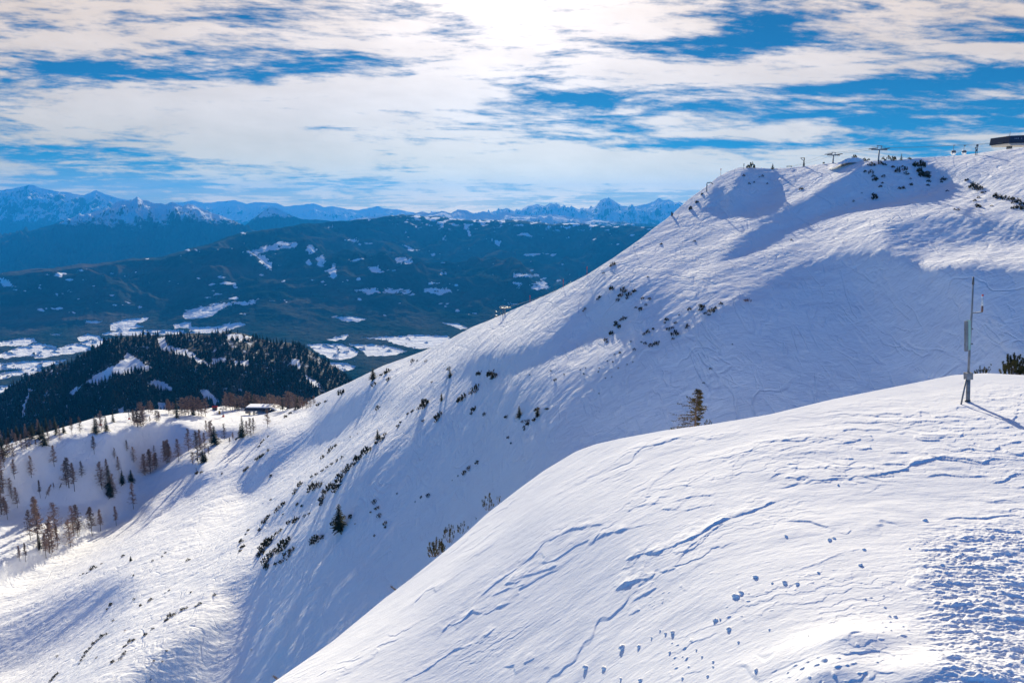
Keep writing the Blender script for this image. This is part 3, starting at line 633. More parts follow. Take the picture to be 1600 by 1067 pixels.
def build_hill():
    a, bs, A, B, X, Y, Z = hill_grid(520, 260)
    PX, PY = pix(A, B)
    gl = np.zeros(B.shape)
    wx = PX+4*fbm(PX/7, PY/7, 3); wy = PY+4*fbm(PX/7+30, PY/7, 3)
    for g in GLADES: gl = np.maximum(gl, inpoly(wx, wy, g)*1.)
    rk = sstep(.0, .5, fbm(PX/22, PY/12, 4)+.25)*sstep(230, 300, PX)*sstep(600, 560, PY)*sstep(525, 535, PY)
    rk = .6*np.maximum(rk*.8, sstep(.1, .5, fbm(PX/14, PY/9, 3))*sstep(170, 200, PX)*sstep(560, 540, PY)*.8)
    k = 30; sk = (np.linspace(0, 1, k+1)[1:]**1.6*1500)[:, None]
    Xs, Ys, Zs = X[-1], Y[-1], Z[-1]; ra = np.hypot(Xs, Ys)
    sX = Xs+Xs/ra*sk; sY = Ys+Ys/ra*sk; sZ = np.maximum(Zs+bs*sk-np.minimum(sk**2*.002, .55*sk), -1180)
    P = lambda M: np.vstack([M, np.zeros(sX.shape)])
    setting(grid_mesh('wooded_hill', np.vstack([X, sX]), np.vstack([Y, sY]), np.vstack([Z, sZ]), {'glade': P(gl), 'rock': P(rk)}, material('forest_floor_and_cliff', hill_build)))
    # trees of the hill
    tot = 0; vs = []; fs = []
    n = X.shape
    j = RNG.randint(0, n[0]-1, 26000); i = RNG.randint(0, n[1]-1, 26000)
    keep = (gl[j, i] < .5) & ((rk[j, i] < .45) | (RNG.rand(26000) < .14)) & (PY[j, i] < 690)
    j, i = j[keep], i[keep]
    P3 = np.stack([X[j, i], Y[j, i], Z[j, i]], 1)
    h = RNG.uniform(9, 22, len(P3)); r = h*RNG.uniform(.15, .22, len(P3))
    # every tree : three stacked ragged skirts of five sides
    V = []; Fc = []; off = 0
    rings = [(0.06, 1.0, .50), (.32, .74, .74), (.58, .46, 1.0)]
    N = len(P3)
    for (z0, rr, z1) in rings:
        for q in range(5):
            an = 2*math.pi*q/5+RNG.rand(N)*.6
            w = rr*RNG.uniform(.75, 1.2, N)
            V.append(P3+np.stack([np.cos(an)*r*w, np.sin(an)*r*w, z0*h], 1))
        V.append(P3+np.stack([np.zeros(N), np.zeros(N), z1*h], 1))
    V = np.stack(V, 1).reshape(-1, 3); base = (np.arange(N)*18)[:, None]
    for k in range(3):
        for q in range(5): Fc.append(base+np.array([[k*6+q, k*6+(q+1) % 5, k*6+5]]))
    Fc = np.concatenate(Fc, 0)
    me = bpy.data.meshes.new('hill_forest')
    me.vertices.add(len(V)); me.vertices.foreach_set('co', V.astype(np.float32).ravel())
    me.loops.add(Fc.size); me.loops.foreach_set('vertex_index', Fc.astype(np.int32).ravel())
    me.polygons.add(len(Fc)); me.polygons.foreach_set('loop_start', np.arange(0, Fc.size, 3, dtype=np.int32)); me.polygons.foreach_set('loop_total', np.full(len(Fc), 3, np.int32))
    me.update(calc_edges=True)
    def b(t, p):
        pos = t.pos(); nn = t.noise(pos, .012, 4, .6); n3 = t.noise(pos, .06, 2)
        c = t.mix(t.ramp(nn, .42, .62), (.008, .017, .017), (.034, .030, .026))
        t.put(p.inputs['Base Color'], t.mix(t.ramp(n3, .3, .7), c, (.012, .022, .020))); p.inputs['Roughness'].default_value = .9; p.inputs['Specular IOR Level'].default_value = 0
    me.materials.append(material('far_conifers', b))
    o = bpy.data.objects.new('hill_forest', me); COL.objects.link(o); o['kind'] = 'stuff'
    o['label'] = 'dark conifer wood covering the rocky hill above the valley'; o['category'] = 'forest'
def hill_build(t, p):
    pos = t.pos(); n = t.noise(pos, .03, 6, .65); n2 = t.noise(t.mapping(pos, (1, 1, .35)), .05, 5, .7)
    g = t.mix(t.ramp(n, .35, .65), (.03, .035, .03), (.09, .085, .08))
    g = t.mix(t.ramp(n2, .56, .66), g, (.8, .83, .87))
    rock = t.mix(t.ramp(n2, .38, .62), (.05, .048, .055), (.13, .12, .13))
    rock = t.mix(t.ramp(n, .55, .62), rock, (.8, .83, .87))
    c = t.mix(t.ramp(t.math('ADD', t.attr('rock'), t.math('MULTIPLY_ADD', n, .4, -.2)), .35, .6), g, rock)
    c = t.mix(t.ramp(t.math('ADD', t.attr('glade'), t.math('MULTIPLY_ADD', n, .6, -.3)), .4, .55), c, (.86, .88, .9))
    t.put(p.inputs['Base Color'], c); p.inputs['Roughness'].default_value = .85; p.inputs['Specular IOR Level'].default_value = .05
    t.put(p.inputs['Normal'], t.bump(n2, 9., .9))
build_hill()
# ================================================================ cloud deck : a dome of thin bright cloud outside the haze
# openings (negative) and banks (positive): px, py, half width, half height, tilt, amount
BANKS = [(400, 8, 70, 16, 0, -1.0), (300, 92, 190, 16, .02, -1.1), (60, 100, 130, 28, -.05, -.55), (560, 75, 130, 12, -.04, -.5),
 (480, 92, 70, 14, -.1, -.5), (1010, 55, 60, 13, .15, -.75), (1120, 62, 70, 13, .1, -1.0), (900, 50, 60, 18, 0, -.55), (1400, 110, 230, 15, -.12, -.8), (1540, 105, 120, 18, -.1, -.8),
 (1290, 118, 60, 12, 0, -.6), (1180, 155, 200, 13, .03, -.85), (1420, 165, 160, 16, 0, -.7), (1580, 165, 60, 20, 0, -.6), (960, 130, 80, 12, .05, -.5), (850, 130, 60, 16, .0, -.5), (770, 165, 60, 14, 0, -.45),
 (1300, 200, 300, 10, -.03, -.6), (1350, 225, 300, 7, 0, -.5), (1060, 205, 110, 6, 0, -.45), (1000, 170, 90, 9, .1, -.4), (1250, 30, 40, 12, 0, -.5), (1560, 20, 90, 16, 0, -.6), (1430, 60, 90, 10, 0, -.4),
 (1000, 285, 120, 12, .03, -.7), (860, 300, 160, 7, 0, -.35), (700, 190, 90, 12, 0, -.4), (560, 258, 130, 6, .1, -.3), (1010, 205, 60, 8, 0, -.3), (820, 210, 100, 7, 0, -.3),
 (330, 235, 330, 9, .12, -.55), (150, 262, 330, 9, .08, -.65), (450, 285, 200, 6, .05, -.45), (60, 215, 130, 14, .1, -.6), (0, 60, 90, 24, -.2, -.3),
 (180, 40, 260, 24, -.1, .5), (650, 120, 350, 32, .05, .6), (300, 160, 330, 38, .05, .7), (800, 20, 160, 40, 0, .9), (1200, 90, 140, 10, 0, .4), (600, 220, 300, 22, .05, .5), (850, 245, 280, 20, 0, .6), (1000, 85, 180, 12, 0, .35), (1150, 225, 200, 8, 0, .4), (1500, 60, 160, 16, -.1, .3), (1250, 180, 200, 9, 0, .35), (1300, 248, 280, 8, 0, .5), (1000, 262, 200, 10, 0, .45)]
def cloud_fields(A, B):
    """density and lilac share of the cloud seen in direction (A, 1, B)"""
    PX, PY = pix(A, B)
    zc = np.maximum(B, 0)+.045
    U = A/zc; V = 1/zc
    wx = fbm(U*.5, V*.5, 3)*.6; wy = fbm(U*.5+30, V*.5+9, 3)*.6
    n1 = fbm((U*.966+V*.25)*.55+wx, (V*.966-U*.25)*1.1+wy, 7, .58)
    n2 = fbm((U*.98-V*.18)*1.4+wy, (V*.98+U*.18)*3.2+wx, 7, .6)
    n3 = fbm(A*9+wx*.5, B*30+A*3+wy*.5, 6, .6)
    n4 = fbm(A*22+wx, B*100-A*6, 5, .62)
    st = A*.6-.05*np.sin(A*5); n5 = fbm(A*5+wx*1.5, (B-.06*st)*62+wy*2.5, 7, .62); n6 = fbm(A*26+wx*2, (B+.10*A)*190+wy*3, 5, .65)
    n7 = fbm(A*2.2+wx, (B+.12*A)*26+wy*1.5, 4, .5)
    d = .30*n1+.40*n2+.30*n3+.75*n5+.45*n6+.55*n7
    w = 14*fbm(A*7, B*20, 4); ww = 22*fbm(A*7+9, B*20+4, 4)
    for (px, py, hw, hh, ti, am) in BANKS:
        u = PX-px+ww; v = PY-py-(PX-px)*ti+w
        q = (u/hw)**2+(v/hh)**2
        d = d+am*.52*np.exp(-.7*np.minimum(q, 30))
    return d, n3
def build_clouds():
    R = 95000.
    na, nb = 1150, 460
    # front part fine, the rest of the dome coarse; direction grid by azimuth and elevation
    az = np.concatenate([np.linspace(-math.pi, -.78, 90)[:-1], np.linspace(-.78, .78, na), np.linspace(.78, math.pi, 90)[1:]])
    el = np.concatenate([np.linspace(-.035, .335, nb), np.linspace(.335, 1.45, 60)[1:]])
    AZ, EL = np.meshgrid(az, el)
    x = np.sin(AZ)*np.cos(EL); y = np.cos(AZ)*np.cos(EL); z = np.sin(EL)
    fy = np.maximum(y, .22)
    A = x/fy; B = z/fy
    d, n3 = cloud_fields(A, B)
    front = sstep(-.1, .6, y)
    d = d+.17+.12*sstep(.16, .03, z)-.62*(1-front)-.15*sstep(.45, .9, z)
    cov = sstep(-.30, .42, d)
    cov = np.maximum(cov, (.70+.75*fbm(A*4+3, B*95-A*3, 6, .65))*sstep(.085, .015, z)*front)
    cs = np.clip(y*math.cos(SUN_EL)+z*math.sin(SUN_EL), -1, 1); ang = np.arccos(cs)
    br = .48+.24*np.exp(-2.4*ang)+.8*np.exp(-11*ang)
    br = br*(1+.22*np.clip(d-.25, -.6, .5)+.16*n3)
    thick = sstep(.25, .9, d); br = br*(1-.10*thick)
    br = br*(1+.38*sstep(.10, .01, z))
    low = sstep(.16, 0, z); lf = sstep(.1, -.55, x)*low
    br = br*(1-.22*lf)
    tr_ = br*(1.03+.14*low+.28*sstep(.06, 0, z)); tg_ = br*(.985+.03*low); tb_ = br*(1.0-.12*low)
    base = .85+.25*low                                                # what shines through from the blue behind
    R_ = cov*np.maximum(tr_-.02*base, 0); G_ = cov*np.maximum(tg_-.20*base, 0); B_ = cov*np.maximum(tb_-.47*base, 0)
    o = grid_mesh('sky', x*R, y*R, z*R-1500, {'r': R_, 'g': G_, 'b': B_})
    def b(t, p):
        out = [n for n in t.n if n.type == 'OUTPUT_MATERIAL'][0]
        e = t.new('ShaderNodeEmission'); tr = t.new('ShaderNodeBsdfTransparent'); ad = t.new('ShaderNodeAddShader')
        t.put(e.inputs[0], t.comb(t.attr('r'), t.attr('g'), t.attr('b')))
        t.nt.links.new(e.outputs[0], ad.inputs[0]); t.nt.links.new(tr.outputs[0], ad.inputs[1]); t.nt.links.new(ad.outputs[0], out.inputs[0])
    m = material('cloud_deck', b)
    m.cycles.emission_sampling = 'NONE'
    o.data.materials.append(m)
    setting(o)
build_clouds()
# ---------------------------------------------------------------- the air
def build_haze():
    me = bpy.data.meshes.new('haze')
    x, y0, y1, z0, z1 = 33000, -3000, 39000, -1700, 1330
    vs = [(X, Y, Z) for Z in (z0, z1) for Y in (y0, y1) for X in (-x, x)]
    me.from_pydata(vs, [], [(0, 2, 3, 1), (4, 5, 7, 6), (0, 1, 5, 4), (2, 6, 7, 3), (0, 4, 6, 2), (1, 3, 7, 5)])
    o = bpy.data.objects.new('haze', me); COL.objects.link(o); o['kind'] = 'stuff'
    m = bpy.data.materials.new('air'); m.use_nodes = True; t = NT(m.node_tree)
    out = t.new('ShaderNodeOutputMaterial'); v = t.new('ShaderNodeVolumePrincipled')
    v.inputs['Color'].default_value = (.02, .35, 1.0, 1); v.inputs['Density'].default_value = 2.8e-5; v.inputs['Anisotropy'].default_value = .2
    t.nt.links.new(v.outputs[0], out.inputs['Volume']); me.materials.append(m)
build_haze()
# ================================================================ mesh tools
class MB:
    def __init__(s): s.v = []; s.f = []
    def add(s, vs, fs):
        o = len(s.v); s.v += [tuple(map(float, q)) for q in vs]; s.f += [tuple(i+o for i in q) for q in fs]; return s
    def box(s, c, d, rz=0., taper=1., bev=.0):
        x, y, z = [q/2 for q in d]; cr, sr = math.cos(rz), math.sin(rz); vs = []
        for (k, zz) in ((1., -z), (taper, z)):
            for (a, b) in ((-x, -y), (x, -y), (x, y), (-x, y)):
                a *= k; b *= k; vs.append((c[0]+a*cr-b*sr, c[1]+a*sr+b*cr, c[2]+zz))
        return s.add(vs, [(3, 2, 1, 0), (4, 5, 6, 7), (0, 1, 5, 4), (1, 2, 6, 5), (2, 3, 7, 6), (3, 0, 4, 7)])
    def tube(s, pts, rad, n=8, cap=True):
        pts = [np.array(p, float) for p in pts]
        if not hasattr(rad, '__len__'): rad = [rad]*len(pts)
        vs = []; fs = []
        for i, p in enumerate(pts):
            d = pts[min(i+1, len(pts)-1)]-pts[max(i-1, 0)]; d = d/(np.linalg.norm(d)+1e-9)
            u = np.cross(d, (0, 0, 1) if abs(d[2]) < .9 else (0, 1, 0)); u /= np.linalg.norm(u); w = np.cross(u, d)
            for k in range(n):
                t_ = 2*math.pi*k/n; vs.append(p+rad[i]*(math.cos(t_)*u+math.sin(t_)*w))
        for i in range(len(pts)-1):
            for k in range(n): fs.append((i*n+k, (i+1)*n+k, (i+1)*n+(k+1) % n, i*n+(k+1) % n))
        if cap: fs.append(tuple(range(n))); fs.append(tuple((len(pts)-1)*n+k for k in range(n-1, -1, -1)))
        return s.add(vs, fs)
    def lathe(s, c, prof, n=16):
        vs = []; fs = []
        for (r, z) in prof:
            for k in range(n): vs.append((c[0]+r*math.cos(2*math.pi*k/n), c[1]+r*math.sin(2*math.pi*k/n), c[2]+z))
        for i in range(len(prof)-1):
            for k in range(n): fs.append((i*n+k, i*n+(k+1) % n, (i+1)*n+(k+1) % n, (i+1)*n+k))
        fs.append(tuple(range(n-1, -1, -1))); fs.append(tuple((len(prof)-1)*n+k for k in range(n)))
        return s.add(vs, fs)
    def build(s, name, mat, parent=None, smooth=False):
        me = bpy.data.meshes.new(name); me.from_pydata(s.v, [], s.f); me.materials.append(mat)
        if smooth: me.polygons.foreach_set('use_smooth', [True]*len(me.polygons))
        o = bpy.data.objects.new(name, me); COL.objects.link(o)
        if parent: o.parent = parent
        return o
def empty(name, loc, rz=0.):
    o = bpy.data.objects.new(name, None); COL.objects.link(o); o.location = loc; o.rotation_euler = (0, 0, rz); o.empty_display_size = .5; return o
def tag(o, label, cat, group=None):
    o['label'] = label; o['category'] = cat
    if group: o['group'] = group
    return o
def copy_tree(o, parent=None):
    c = o.copy(); COL.objects.link(c)
    if parent: c.parent = parent
    for ch in o.children: copy_tree(ch, c)
    return c
def dist(p): return p[0]*0+p[1]*CT-p[2]*ST      # depth along the view axis
def mpp(p): return dist(p)/F                     # metres per photo pixel at that point
def behind(px, py, Y, mid=False):
    a, b = ab(px, py); return float(a)*Y, Y, float(b)*Y

M_steel = plain('galvanised_steel', (.24, .24, .245), .6, .15); M_dsteel = plain('dark_steel', (.10, .11, .12), .5, .5)
M_white = plain('white_paint', (.72, .73, .74), .4); M_red = plain('red_paint', (.55, .05, .04), .5); M_navy = plain('navy_cladding', (.012, .02, .045), .35, .2)
M_bark = plain('bark', (.085, .062, .05), .9, 0, .4, 8.); M_wood = plain('weathered_wood', (.11, .08, .06), .85, 0, .35, 6.); M_glass = plain('tinted_glass', (.05, .07, .09), .12)
M_conc = plain('concrete', (.36, .35, .34), .85); M_green = plain('pale_green_plastic', (.38, .55, .47), .5, 0, .1); M_roofsnow = plain('roof_snow', (.85, .87, .9), .6, 0, .03)
def leafmat(name, c1, c2, sc_):
    def b(t, p):
        n = t.noise(t.pos(), sc_, 3, .6); rn = t.new('ShaderNodeObjectInfo').outputs['Random']
        c = t.mix(t.ramp(n, .35, .65), c1, c2)
        t.put(p.inputs['Base Color'], t.mix(t.math('MULTIPLY', rn, .35), c, [q*.55 for q in c1])); p.inputs['Roughness'].default_value = .8; p.inputs['Specular IOR Level'].default_value = .1
        p.inputs['Transmission Weight'].default_value = 0
    return material(name, b)
M_larch = leafmat('bare_larch_twigs', (.26, .165, .125), (.40, .27, .21), .5)
M_larchdark = leafmat('grey_larch_twigs', (.12, .080, .062), (.21, .145, .115), .5)
M_spruce = leafmat('spruce_needles', (.020, .030, .018), (.045, .058, .028), .6)
M_pine = leafmat('mountain_pine_needles', (.035, .038, .014), (.13, .105, .035), 4.)
M_pinefar = leafmat('dark_pine_needles', (.020, .024, .014), (.085, .066, .032), .7)
M_rock = plain('dark_limestone', (.10, .09, .085), .9, 0, .5, .8)

# ---------------------------------------------------------------- trees (unit height 1, scaled)
def tri_mesh(name, T, mat):
    V = np.asarray(T, np.float32).reshape(-1, 3); n = len(V)
    me = bpy.data.meshes.new(name); me.vertices.add(n); me.vertices.foreach_set('co', V.ravel())
    me.loops.add(n); me.loops.foreach_set('vertex_index', np.arange(n, dtype=np.int32)); me.polygons.add(n//3)
    me.polygons.foreach_set('loop_start', np.arange(0, n, 3, dtype=np.int32)); me.polygons.foreach_set('loop_total', np.full(n//3, 3, np.int32))
    me.update(calc_edges=True); me.materials.append(mat); return me
def link(name, me, parent=None):
    o = bpy.data.objects.new(name, me); COL.objects.link(o)
    if parent: o.parent = parent
    return o
def larch(seed, dark=False, bare=.18, wid=.15):
    r = random.Random(seed); T = []; tr = MB()
    lean = r.uniform(-.02, .02); top = 1.
    pts = [(lean*z*z+.004*math.sin(9*z+seed), .004*math.cos(7*z), z) for z in (-.05, 0, .2, .45, .7, .9, 1.)]
    tr.tube(pts, [.011, .009, .0075, .006, .004, .0024, .0012], 6)
    n = 95
    for i in range(n):
        z = bare+(.985-bare)*(i/n)**.9+r.uniform(-.01, .01); an = r.uniform(0, 2*math.pi)
        L = wid*1.75*(1.05-z)**.8*r.uniform(.5, 1.15)+.012
        if r.random() < .12: L *= .4
        d = np.array([math.cos(an), math.sin(an), 0]); up = r.uniform(-.25, .15)
        p0 = np.array([lean*z*z, 0, z]); p1 = p0+d*L*.55+np.array([0, 0, L*(up-.1)]); p2 = p0+d*L+np.array([0, 0, L*(up+.12)])
        s = np.array([-d[1], d[0], 0]); w = .0045
        T += [p0-s*w, p0+s*w, p1, p0+np.array([0, 0, w]), p0-np.array([0, 0, w]), p1, p1-s*w, p1+s*w, p2]
        for q in range(13):
            t0 = r.uniform(.15, 1.); b = p0+(p2-p0)*t0; e = np.array([r.gauss(0, 1), r.gauss(0, 1), r.gauss(-.5, .8)]); e = e/np.linalg.norm(e)*r.uniform(.022, .052)
            sd = np.array([r.gauss(0, 1), r.gauss(0, 1), r.gauss(0, 1)]); sd = sd/np.linalg.norm(sd)*.0075
            T += [b-sd, b+sd, b+e]
    return tr, T
def spruce(seed, ragged=.25, wid=.19, thin=0.):
    r = random.Random(seed); T = []; tr = MB()
    tr.tube([(0, 0, -.05), (0, 0, .3), (0, 0, .7), (0, 0, 1.)], [.018, .013, .007, .002], 6)
    n = 120
    for i in range(n):
        z = .05+.93*(i/n)**.95; an = i*2.4+r.uniform(-.4, .4)
        L = wid*(1.03-z)**.85*r.uniform(1-ragged*1.6, 1+ragged)+.012
        if r.random() < thin: continue
        d = np.array([math.cos(an), math.sin(an), 0]); s = np.array([-d[1], d[0], 0])
        p0 = np.array([0, 0, z+.02]); droop = r.uniform(.25, .6)
        k = 6
        for q in range(k):
            t0 = (q+.3)/k; b = p0+d*L*t0+np.array([0, 0, -L*droop*t0**1.3]); w = L*.34*(1.1-t0)+.006
            for sg in (-1, 1):
                T += [b, b+d*L*.30+s*sg*w+np.array([0, 0, -w*r.uniform(.1, .8)]), b+d*L*.30-np.array([0, 0, L*.12*r.random()])]
    return tr, T
def pine_bush(seed, shoots=34, needles=9, spread=1., ht=.62, nw=.030, nl=.16):
    """dwarf mountain pine, unit width : crooked stems that bend upward and end in needle brushes"""
    r = random.Random(seed); T = []; st = MB()
    for i in range(shoots):
        an = r.uniform(0, 2*math.pi); R = .5*spread*math.sqrt(r.random()); h = ht*(1-(R/.62)**2)*r.uniform(.45, 1.1)+.05
        tip = np.array([R*math.cos(an), R*math.sin(an)*.8, h]); root = tip*np.array([.35, .35, 0])
        elbow = root*.4+tip*.6; elbow[2] = h*.30
        if i % 2 == 0: st.tube([root-np.array([0, 0, .05]), elbow, tip], [.012, .009, .005], 4, False)
        ax = tip-elbow; ax = ax/np.linalg.norm(ax)+np.array([0, 0, .5]); ax /= np.linalg.norm(ax)
        ln = r.uniform(.16, .26)
        for q in range(needles):
            t0 = q/needles; b = tip-ax*ln*(1-t0)
            e = np.array([r.gauss(0, 1), r.gauss(0, 1), r.gauss(0, 1)]); e = e/np.linalg.norm(e)+ax*1.1; e = e/np.linalg.norm(e)*nl*r.uniform(.6, 1.)*(1-.35*t0)
            sd = np.cross(e, (r.random(), r.random(), r.random()-.5)); sd = sd/(np.linalg.norm(sd)+1e-9)*nw*.5
            T += [b-sd, b+sd, b+e]
    return st, T
def proto_tree(kind, tr, T, mat, bark):
    me_t = MB.build(tr, 'trunk', bark); me_t.name = 'trunk'
    mt = me_t.data; bpy.data.objects.remove(me_t)
    return kind, mt, tri_mesh('crown', T, mat)
LARCH = [proto_tree('larch_tree', *larch(s_, bare=b_, wid=w_), m_, M_bark) for s_, b_, w_, m_ in ((1, .15, .15, M_larch), (2, .22, .13, M_larch), (3, .12, .17, M_larchdark), (4, .30, .12, M_larchdark), (5, .08, .20, M_larch), (6, .2, .15, M_larchdark))]
LTHIN = [proto_tree('larch_tree', *larch(s_, bare=b_, wid=w_), m_, M_bark) for s_, b_, w_, m_ in ((21, .35, .09, M_larchdark), (22, .30, .085, M_larch))]
SPRUCE = [proto_tree('spruce_tree', *spruce(s_, .25, w_), M_spruce, M_bark) for s_, w_ in ((11, .2), (12, .16), (13, .24))]
def put_tree(proto, p, h, label, group=None, wide=1., rz=None, lean=0.):
    kind, mt, mc = proto
    e = empty(kind, (p[0], p[1], p[2]-.15), random.uniform(0, 6.28) if rz is None else rz)
    e.scale = (h*wide, h*wide, h)
    if lean: e.rotation_euler = (0, lean, 0)
    link('trunk', mt, e); link('crown', mc, e)
    tag(e, label, 'tree', group); return e

C1 = lambda x, y: (x/3.811, 620+y/3.811); C2 = lambda x, y: (200+x/5.336, 600+y/5.336)
# (crop, x, base, top, kind) kind: L larch, T thin larch, S spruce
TREES = [(C1, 562, 340, 228, 'L'), (C1, 323, 415, 283, 'L'), (C1, 188, 478, 343, 'L'), (C1, 85, 480, 362, 'L'), (C1, 105, 660, 530, 'L'), (C1, 68, 600, 475, 'L'), (C1, 10, 700, 530, 'L'), (C1, 45, 730, 610, 'T'), (C1, 5, 470, 330, 'L'), (C1, 30, 690, 590, 'L'),
 (C1, 395, 525, 370, 'L'), (C1, 412, 540, 352, 'L'), (C1, 445, 560, 385, 'T'), (C1, 487, 475, 378, 'L'), (C1, 607, 548, 378, 'L'), (C1, 640, 500, 365, 'L'), (C1, 655, 565, 400, 'S'), (C1, 675, 590, 450, 'L'), (C1, 710, 455, 350, 'L'), (C1, 730, 520, 430, 'S'), (C1, 783, 505, 430, 'S'), (C1, 660, 600, 500, 'S'),
 (C1, 795, 668, 505, 'L'), (C1, 693, 765, 645, 'T'), (C1, 600, 795, 660, 'T'), (C1, 550, 830, 650, 'L'), (C1, 505, 722, 640, 'T'), (C1, 465, 830, 630, 'L'), (C1, 420, 893, 720, 'L'), (C1, 440, 822, 640, 'L'), (C1, 330, 800, 620, 'L'), (C1, 345, 905, 760, 'T'), (C1, 298, 930, 740, 'L'), (C1, 312, 925, 700, 'L'), (C1, 275, 960, 800, 'T'), (C1, 232, 910, 585, 'T'),
 (C1, 237, 905, 800, 'S'), (C1, 222, 780, 600, 'T'), (C1, 183, 850, 665, 'L'), (C1, 155, 985, 865, 'T'), (C1, 120, 980, 880, 'T'), (C1, 268, 605, 505, 'T'), (C1, 240, 600, 490, 'T'), (C1, 350, 550, 505, 'T'), (C1, 320, 545, 505, 'T'), (C1, 475, 830, 720, 'T'), (C1, 683, 365, 300, 'L'), (C1, 757, 325, 255, 'L'), (C1, 797, 390, 295, 'L'), (C1, 860, 465, 335, 'L'), (C1, 897, 455, 308, 'L'),
 (C1, 925, 435, 330, 'L'), (C1, 918, 330, 285, 'L'), (C1, 990, 395, 255, 'L'), (C1, 1003, 390, 250, 'L'), (C1, 570, 215, 110, 'S'), (C1, 605, 200, 80, 'L'), (C1, 635, 205, 110, 'S'), (C1, 580, 215, 130, 'L'), (C1, 675, 150, 80, 'S'), (C1, 478, 215, 115, 'L'), (C1, 430, 230, 120, 'L'), (C1, 850, 172, 30, 'L'), (C1, 820, 180, 80, 'L'), (C1, 800, 170, 90, 'L'), (C1, 835, 178, 110, 'L'), (C1, 900, 105, 20, 'L'),
 (C1, 943, 150, 80, 'L'), (C1, 1005, 100, 10, 'L'), (C1, 380, 215, 150, 'S'), (C1, 357, 255, 165, 'L'), (C1, 335, 225, 140, 'S'), (C1, 265, 290, 175, 'S'), (C1, 290, 275, 180, 'L'), (C1, 240, 250, 150, 'S'), (C1, 195, 250, 150, 'S'), (C1, 160, 310, 200, 'L'), (C1, 178, 305, 200, 'L'), (C1, 130, 320, 215, 'L'), (C1, 100, 300, 210, 'L'), (C1, 60, 340, 235, 'L'), (C1, 80, 355, 270, 'L'), (C1, 45, 360, 245, 'L'), (C1, 25, 415, 300, 'L'), (C1, 15, 350, 230, 'S'), (C1, 215, 300, 250, 'T'), (C1, 5, 400, 280, 'L'), (C1, 20, 560, 430, 'L'), (C1, 8, 620, 480, 'L'),
 (C2, 507, 560, 365, 'L'), (C2, 425, 650, 455, 'L'), (C2, 330, 660, 465, 'L'), (C2, 308, 640, 470, 'L'), (C2, 345, 650, 490, 'L'), (C2, 145, 760, 575, 'L'), (C2, 190, 740, 535, 'L'), (C2, 240, 712, 565, 'L'), (C2, 220, 700, 580, 'L'), (C2, 585, 665, 385, 'L'), (C2, 605, 600, 375, 'T'), (C2, 640, 575, 400, 'L'), (C2, 625, 655, 540, 'S'), (C2, 645, 645, 560, 'S'), (C2, 675, 600, 510, 'L'), (C2, 540, 670, 560, 'L'), (C2, 700, 500, 300, 'L'), (C2, 722, 510, 350, 'S'), (C2, 688, 470, 310, 'L'), (C2, 655, 400, 300, 'L'), (C2, 803, 465, 325, 'L'), (C2, 875, 470, 400, 'T'), (C2, 848, 500, 440, 'T'),
 (C2, 957, 445, 260, 'S'), (C2, 940, 448, 330, 'S'), (C2, 995, 442, 300, 'L'), (C2, 1025, 442, 275, 'L'), (C2, 1048, 410, 275, 'L'), (C2, 1165, 362, 192, 'L'), (C2, 570, 735, 690, 'T'),
 (C2, 408, 282, 120, 'S'), (C2, 350, 245, 140, 'L'), (C2, 380, 250, 150, 'L'), (C2, 450, 262, 110, 'L'), (C2, 478, 262, 115, 'L'), (C2, 505, 262, 100, 'L'), (C2, 530, 258, 90, 'L'), (C2, 560, 260, 105, 'L'), (C2, 590, 262, 105, 'L'), (C2, 612, 265, 130, 'L'), (C2, 645, 268, 115, 'L'), (C2, 545, 258, 170, 'S'), (C2, 240, 315, 215, 'L'), (C2, 262, 310, 225, 'L'), (C2, 185, 330, 265, 'T'), (C2, 205, 250, 150, 'L'), (C2, 172, 240, 140, 'L'), (C2, 110, 355, 160, 'L'), (C2, 78, 358, 215, 'L'), (C2, 130, 350, 190, 'L'), (C2, 50, 340, 210, 'L')]
TREES += [(C2, 820+i*21+(i*37 % 13), 222-min(i, 8)*2, 60+(i*53 % 47), 'S' if i % 6 == 4 else 'L') for i in range(31)]
TREES += [(C2, 1490+i*30, 200-i*10, 110-i*6, 'L') for i in range(3)]
TREES += [(C1, 5+i*24+(i*31 % 15), 262-i*6, 165-i*5+(i*47 % 30), 'S' if i % 3 else 'L') for i in range(14)]
REG = [  # region polygons in the photo with what is true there
 ((0, 400, 645, 655, 0), 'row of trees along the plateau rim'), ]
def tree_label(px, py, kind):
    nm = {'L': 'bare brown larch', 'T': 'thin bare larch', 'S': 'dark green spruce'}[kind]
    if py < 652 and px > 350: w = 'in the row behind the long valley lift station'
    elif py < 655 and 262 <= px <= 330: w = 'in the clump at the plateau edge beside the small red hut'
    elif px < 262 and py < 668 and px > 140: w = 'on the snowy plateau rim near the two lift pylons'
    elif px <= 140 and py < 706: w = 'on the plateau rim before the dark wooded hill'
    elif 375 <= px <= 425: w = 'at the foot of the big slope below the lift station'
    elif 286 <= px < 375: w = 'on the sunny knoll dividing the shaded hollow'
    elif py < 735 and px > 150 : w = 'high in the blue shaded hollow'
    elif py < 735: w = 'on the left flank of the blue shaded hollow'
    elif px > 205 and py > 720 and px < 286: w = 'along the bright rim of the shaded hollow'
    elif 150 <= px: w = 'by the dark rocks where the bright rim begins'
    elif py < 800: w = 'low in the blue shaded hollow'
    else: w = 'on the sunlit snow at the bottom of the hollow'
    return nm+' '+w, nm.split()[-1]+' trees '+w
n_ = 0
